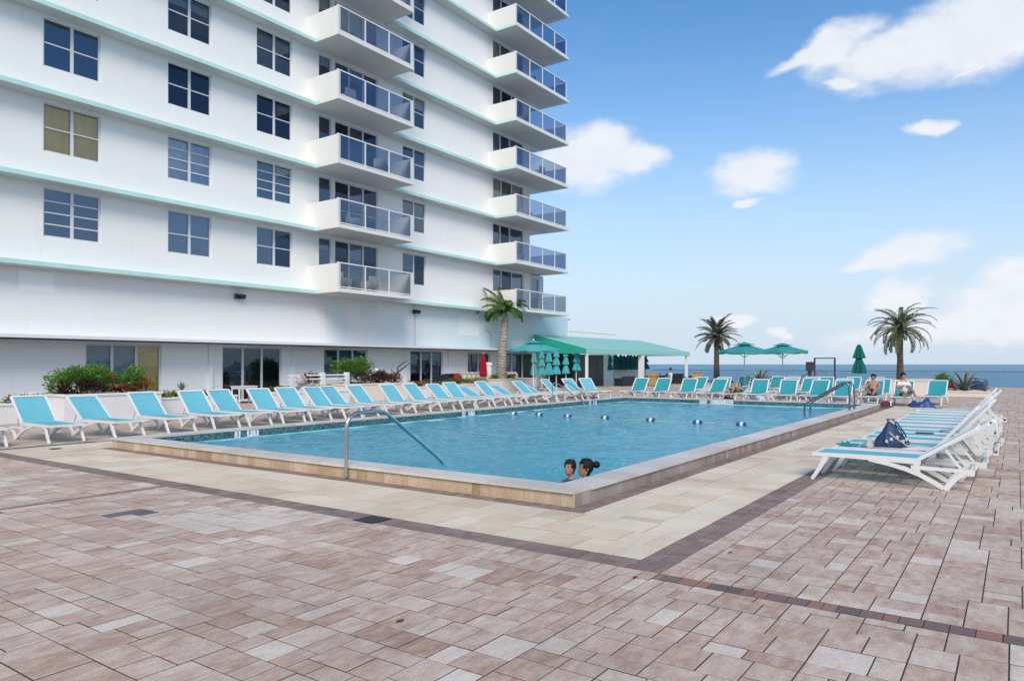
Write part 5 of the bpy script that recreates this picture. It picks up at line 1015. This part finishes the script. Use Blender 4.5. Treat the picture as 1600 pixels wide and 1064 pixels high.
# ------------------------------------------------------------------ people
def bust(name, lb, x, y, z, face, sc, skin, depth=.9, arms=True):
    """head, neck, shoulders and trunk as one continuous skin; local +X is where the face looks"""
    t = thing(name, lb, 'person', (x, y, z), face)
    Rg = [(.128, .0, .012, .015, .015), (.120, -.005, .045, .045, .05), (.100, -.006, .066, .070, .078), (.070, -.004, .076, .088, .096), (.035, 0, .079, .096, .102), (.005, 0, .078, .094, .100), (-.025, .002, .075, .092, .092), (-.050, .006, .069, .090, .078), (-.075, .010, .060, .088, .062), (-.098, .016, .048, .078, .052), (-.112, .012, .040, .060, .055), (-.125, -.012, .052, .048, .052), (-.155, -.016, .052, .046, .050), (-.185, -.018, .062, .052, .056), (-.205, -.018, .105, .062, .066), (-.225, -.018, .160, .078, .078), (-.26, -.015, .190, .092, .09), (-.32, -.01, .185, .105, .10), (-.45, 0, .160, .11, .095), (-.60, 0, .140, .10, .09), (-.75, 0, .165, .105, .11), (-.90, 0, .17, .1, .1)]
    n = 32; vs_ = []
    for j, (z_, fx, w_, df_, db) in enumerate(Rg):
        for k in range(n):
            a = 2 * math.pi * k / n; c_, s_ = math.cos(a), math.sin(a); px_2 = fx + (df_ if c_ > 0 else db) * c_; py = w_ * s_
            if z_ > -.12 and c_ > 0:
                px_2 += .030 * math.exp(-((py / .013) ** 2) - ((z_ + .018) / .020) ** 2) + .010 * math.exp(-((py / .012) ** 2) - ((z_ - .01) / .022) ** 2)   # nose
                px_2 -= .011 * (math.exp(-(((py - .032) / .018) ** 2) - ((z_ - .018) / .014) ** 2) + math.exp(-(((py + .032) / .018) ** 2) - ((z_ - .018) / .014) ** 2))   # eye sockets
                px_2 += .008 * math.exp(-((py / .024) ** 2) - ((z_ + .058) / .012) ** 2) + .006 * math.exp(-((py / .02) ** 2) - ((z_ + .092) / .014) ** 2)
            vs_.append((px_2 * sc, py * sc, z_ * sc))
    fs = [(j * n + k, (j + 1) * n + k, (j + 1) * n + (k + 1) % n, j * n + (k + 1) % n) for j in range(len(Rg) - 1) for k in range(n)] + [tuple(range(n)), tuple(reversed(range((len(Rg) - 1) * n, len(Rg) * n)))]
    q = MB().add(vs_, fs)
    o = q.build('body', skin, t, smooth=True); sub = o.modifiers.new('sub', 'SUBSURF'); sub.levels = sub.render_levels = 1
    for s_ in (-1, 1):
        MB().lathe([(.004, -.028), (.014, -.018), (.017, 0), (.013, .02), (.004, .03)], 10).build('ear', skin, t, smooth=True, loc=(-.005 * sc, s_ * .082 * sc, 0)).scale = (sc, .5 * sc, sc)
        MB().lathe([(.003, -.007), (.010, -.004), (.012, 0), (.010, .004), (.003, .007)], 10).build('eye', M_eye, t, smooth=True, loc=(.080 * sc, s_ * .031 * sc, .017 * sc)).scale = (.7 * sc, 1.1 * sc, .7 * sc)
        MB().tube([(.088, s_ * .016, .036), (.090, s_ * .032, .041), (.080, s_ * .048, .036)], .0035, 5).build('eyebrow', M_hair, t).scale = (sc,) * 3
        if arms: MB().tube([(-.01, s_ * .16, -.25), (.03, s_ * .22, -.34), (.12, s_ * .25, -.48), (.28, s_ * .2, -.42)], [.05, .047, .04, .03], 10).build('arm', skin, t, smooth=True).scale = (sc,) * 3
    MB().tube([(.094, -.02, -.058), (.102, 0, -.057), (.094, .02, -.058)], [.003, .007, .003], 6).build('lips', M_lips, t, smooth=True).scale = (sc,) * 3
    return t, Rg
def haircap(t, Rg, sc, grow=.012, face_z=.055, back_z=-.12, n=32):
    vs_ = []; rows = [r_ for r_ in Rg if r_[0] >= back_z]; rj = random.Random(int(sc * 100))
    for j, (z_, fx, w_, df_, db) in enumerate(rows):
        for k in range(n):
            a = 2 * math.pi * k / n; c_, s_ = math.cos(a), math.sin(a); g_ = grow + rj.uniform(-.004, .005); vs_.append(((fx + ((df_ if c_ > 0 else db) + g_) * c_) * sc, (w_ + g_) * s_ * sc, (z_ + (grow * .8 if j < 2 else 0)) * sc))
    fs = [tuple(range(n))]
    for j in range(len(rows) - 1):
        zt = rows[j + 1][0]
        for k in range(n):
            c_ = math.cos(2 * math.pi * (k + .5) / n); lim = face_z if c_ > .55 else (face_z - .05 if c_ > .15 else (-.03 if c_ > -.2 else back_z))
            if zt >= lim: fs.append((j * n + k, (j + 1) * n + k, (j + 1) * n + (k + 1) % n, j * n + (k + 1) % n))
    o = MB().add(vs_, fs).build('hair', M_hair, t, smooth=True); so = o.modifiers.new('s', 'SOLIDIFY'); so.thickness = .012 * sc; so.offset = -1
    return o
LEFT = math.atan2(.82, -.572)
t, Rg = bust('person', 'woman with dark hair in a bun standing in the pool near the corner', 8.81, 4.90, .165, LEFT + R(8), .98, M_skin2); h_ = haircap(t, Rg, .98, .013)
MB().lathe([(.01, -.05), (.04, -.035), (.052, 0), (.042, .035), (.01, .05)], 14, (0, 0, 0), lambda k, j: 1 + .06 * math.sin(k * 2.1 + j)).build('hair_bun', M_hair, t, smooth=True, loc=(-.15, 0, .045)); MB().tube([(-.10, 0, .04), (-.13, 0, .045)], .025, 8).build('hair_tie', M_hair, t)
t, Rg = bust('person', 'child with short dark hair and dark swim shirt in the pool', 8.67, 5.07, .175, LEFT + R(48), .84, M_skin2); haircap(t, Rg, .84, .014, .045)
o_ = MB(); vs_ = []; n = 32
for j, (z_, fx, w_, df_, db) in enumerate(Rg[13:]):
    for k in range(n): a = 2 * math.pi * k / n; vs_.append(((fx + ((df_ if math.cos(a) > 0 else db) + .008) * math.cos(a)) * .84, (w_ + .008) * math.sin(a) * .84, z_ * .84))
o_.add(vs_, [(j * n + k, (j + 1) * n + k, (j + 1) * n + (k + 1) % n, j * n + (k + 1) % n) for j in range(len(Rg[13:]) - 1) for k in range(n)]).build('swim_shirt', M_blue, t, smooth=True)
def figure(name, lb, loc, rz, J, E_, skin, extra=(), smooth_lv=2, root=0):
    t = thing(name, lb, 'person', loc, rz); names = list(J); me = bpy.data.meshes.new('body'); me.from_pydata([J[k][:3] for k in names], [(names.index(a), names.index(b)) for a, b in E_], [])
    o = bpy.data.objects.new('body', me); COL.objects.link(o); o.parent = t; me.materials.append(skin); sk = o.modifiers.new('skin', 'SKIN'); sk.use_smooth_shade = True
    lay_ = me.skin_vertices[0] if len(me.skin_vertices) else None
    if lay_ is None:
        import bmesh
        bm = bmesh.new(); bm.from_mesh(me); bm.verts.layers.skin.verify(); bm.to_mesh(me); bm.free(); lay_ = me.skin_vertices[0]
    for i, k in enumerate(names): r_ = J[k][3]; lay_.data[i].radius = (r_, J[k][4] if len(J[k]) > 4 else r_); lay_.data[i].use_root = (i == root)
    s_ = o.modifiers.new('sub', 'SUBSURF'); s_.levels = s_.render_levels = smooth_lv
    return t
def seated(lb, loc, rz, skin, top=None, shorts=M_black, lean=.25, hairr=.105, knees=.25, arms='lap', scale=1):
    # sitting on a surface at z = 0, legs along -X stretched out or bent
    L = lean; hx = .62 * math.sin(L); hz = .62 * math.cos(L)
    J = {'pelvis': (0, 0, .11, .12, .15), 'waist': (.22 * math.sin(L), 0, .11 + .2 * math.cos(L), .10, .125), 'chest': (.40 * math.sin(L), 0, .11 + .37 * math.cos(L), .115, .16), 'neck': (.50 * math.sin(L), 0, .11 + .52 * math.cos(L), .052), 'jaw': (.50 * math.sin(L) - .02, 0, .11 + .60 * math.cos(L), .066), 'head': (.50 * math.sin(L) - .015, 0, .11 + .69 * math.cos(L), .088), 'crown': (.5 * math.sin(L) - .005, 0, .11 + .76 * math.cos(L), .062), 'nose': (.5 * math.sin(L) - .115, 0, .11 + .655 * math.cos(L), .015)}
    E_ = [('pelvis', 'waist'), ('waist', 'chest'), ('chest', 'neck'), ('neck', 'jaw'), ('jaw', 'head'), ('head', 'crown'), ('head', 'nose')]
    for s_, sd_ in ((-1, 'l'), (1, 'r')):
        kz = knees if s_ < 0 else knees * .6
        J['hip' + sd_] = (-.06, s_ * .11, .09, .085); J['knee' + sd_] = (-.46, s_ * .17, .09 + kz, .058); J['ank' + sd_] = (-.46 - .38 * math.cos(kz * 2.2), s_ * .12, .06, .036); J['toe' + sd_] = (-.46 - .38 * math.cos(kz * 2.2) - .13, s_ * .12, .07, .03)
        J['sh' + sd_] = (.42 * math.sin(L), s_ * .185, .11 + .43 * math.cos(L), .058); J['elb' + sd_] = (.28 * math.sin(L) - .10, s_ * .25, .11 + .20 * math.cos(L), .042); J['wr' + sd_] = ((-.30, s_ * .10, .20, .028) if arms == 'lap' else (-.16, s_ * .06, .42, .028)); w_ = J['wr' + sd_]; J['hand' + sd_] = (w_[0] - .07, w_[1] - s_ * .02, w_[2] + .01, .03)
        E_ += [('pelvis', 'hip' + sd_), ('hip' + sd_, 'knee' + sd_), ('knee' + sd_, 'ank' + sd_), ('ank' + sd_, 'toe' + sd_), ('chest', 'sh' + sd_), ('sh' + sd_, 'elb' + sd_), ('elb' + sd_, 'wr' + sd_), ('wr' + sd_, 'hand' + sd_)]
    t = figure('person', lb, loc, rz, J, E_, skin); t.scale = (scale,) * 3
    hd = J['head']; MB().lathe([(.02, -.10), (.085, -.06), (.103, 0), (.10, .05), (.07, .09), (.02, .108)], 16).build('hair', M_hair, t, smooth=True, loc=(hd[0] + .028, 0, hd[2] + .02))
    ch = J['chest']; wa = J['waist']
    MB().tube([(.01, 0, .03), (0, 0, .12), (wa[0] * .5, 0, .19)], [.15, .165, .135], 14).build('shorts', shorts, t, smooth=True)
    if top:
        q = MB().tube([(0, 0, .12), (wa[0], 0, wa[2]), (ch[0], 0, ch[2]), (J['neck'][0] * .94, 0, J['neck'][2] - .06)], [.145, .145, .17, .08], 16); q.build('shirt', top, t, smooth=True)
        for s_, sd_ in ((-1, 'l'), (1, 'r')): a_, b_ = Vector(J['sh' + sd_][:3]), Vector(J['elb' + sd_][:3]); MB().tube([a_ * 1.0 - Vector((0, s_ * .05, 0)), a_.lerp(b_, .6)], [.075, .062], 10).build('sleeve', top, t, smooth=True)
    return t
seated('shirtless tanned man with short dark hair reclining on a far lounger', (31.95, 4.75, .36), R(0), M_skin, None, M_black, .45, knees=.12)
seated('person in a white shirt sitting cross-legged with lowered head on a lounger', (31.65, 3.62, .36), R(25), M_skin, M_towel, M_towel, .10, knees=.16, arms='chin')
seated('person in a light shirt seated under the awning, seen against the sea', (50.0, 20.8, .42), R(-60), M_skin2, M_patch, M_black, .0, knees=.0)
# person lying on the far lounger
J = {'pelvis': (0, 0, .11, .11, .14), 'waist': (.22, 0, .13, .095, .12), 'chest': (.42, 0, .17, .11, .15), 'neck': (.58, 0, .24, .05), 'jaw': (.66, 0, .28, .062), 'head': (.73, 0, .31, .085), 'crown': (.80, 0, .33, .06), 'nose': (.68, 0, .40, .014)}
E_ = [('pelvis', 'waist'), ('waist', 'chest'), ('chest', 'neck'), ('neck', 'jaw'), ('jaw', 'head'), ('head', 'crown'), ('head', 'nose')]
for s_, sd_ in ((-1, 'l'), (1, 'r')):
    J['hip' + sd_] = (-.06, s_ * .1, .10, .08); J['knee' + sd_] = (-.40, s_ * .13, .34 if s_ < 0 else .22, .055); J['ank' + sd_] = (-.66, s_ * .12, .06, .035); J['toe' + sd_] = (-.78, s_ * .12, .09, .03); J['sh' + sd_] = (.48, s_ * .18, .18, .055); J['elb' + sd_] = (.26, s_ * .27, .12, .04); J['wr' + sd_] = (.06, s_ * .16, .22, .027); J['hand' + sd_] = (0, s_ * .10, .24, .03)
    E_ += [('pelvis', 'hip' + sd_), ('hip' + sd_, 'knee' + sd_), ('knee' + sd_, 'ank' + sd_), ('ank' + sd_, 'toe' + sd_), ('chest', 'sh' + sd_), ('sh' + sd_, 'elb' + sd_), ('elb' + sd_, 'wr' + sd_), ('wr' + sd_, 'hand' + sd_)]
t = figure('person', 'tanned person in yellow swimwear lying on a lounger across the pool', (31.4, 10.1, .36), 0, J, E_, M_skin); MB().tube([(-.05, 0, .11), (.1, 0, .12)], [.155, .14], 14).build('swim_shorts', M_yell, t, smooth=True); MB().lathe([(.02, -.09), (.085, -.05), (.10, 0), (.09, .06), (.02, .095)], 14).build('hair', M_hair, t, smooth=True, loc=(.77, 0, .32))
crumple('beach_towel', 'blue and white beach towel heaped beside the white-shirted person', 'towel', (31.0, 2.95, .0), .42, .40, .34, M_bluec, 6, .3); crumple('beach_bag', 'dark red bag on the ground between the two seated people', 'bag', (31.2, 4.25, .0), .28, .26, .2, M_redd, 7)
crumple('red_bag', 'bright red bag under the lounger of the lying person', 'bag', (31.0, 10.25, .0), .28, .25, .24, M_redc, 8); crumple('pink_towel', 'pink and white towel draped on the ground left of the agave', 'towel', (33.0, 9.6, .0), .3, .3, .3, M_towel, 9)

for (x, y, lb) in ((6.11, 2.23 if 0 else 2.0, 'small dead leaf lying on the brown pavers inside the corner of the dark bands'), (4.98, 2.35, 'small dead leaf beside the row of red bricks'), (3.3, 3.15, 'tiny dark leaf lying on the foreground pavers')):
    rr = random.Random(int(x * 100)); q = MB(); n = 7; q.add([(.035 * math.cos(i * 6.283 / n) * rr.uniform(.7, 1.1), .018 * math.sin(i * 6.283 / n) * rr.uniform(.7, 1.1), .004 + .006 * rr.random()) for i in range(n)], [tuple(range(n))])
    tag(q.build('fallen_leaf', M_trunkd, loc=(x, y, .002)), lb, 'leaf')
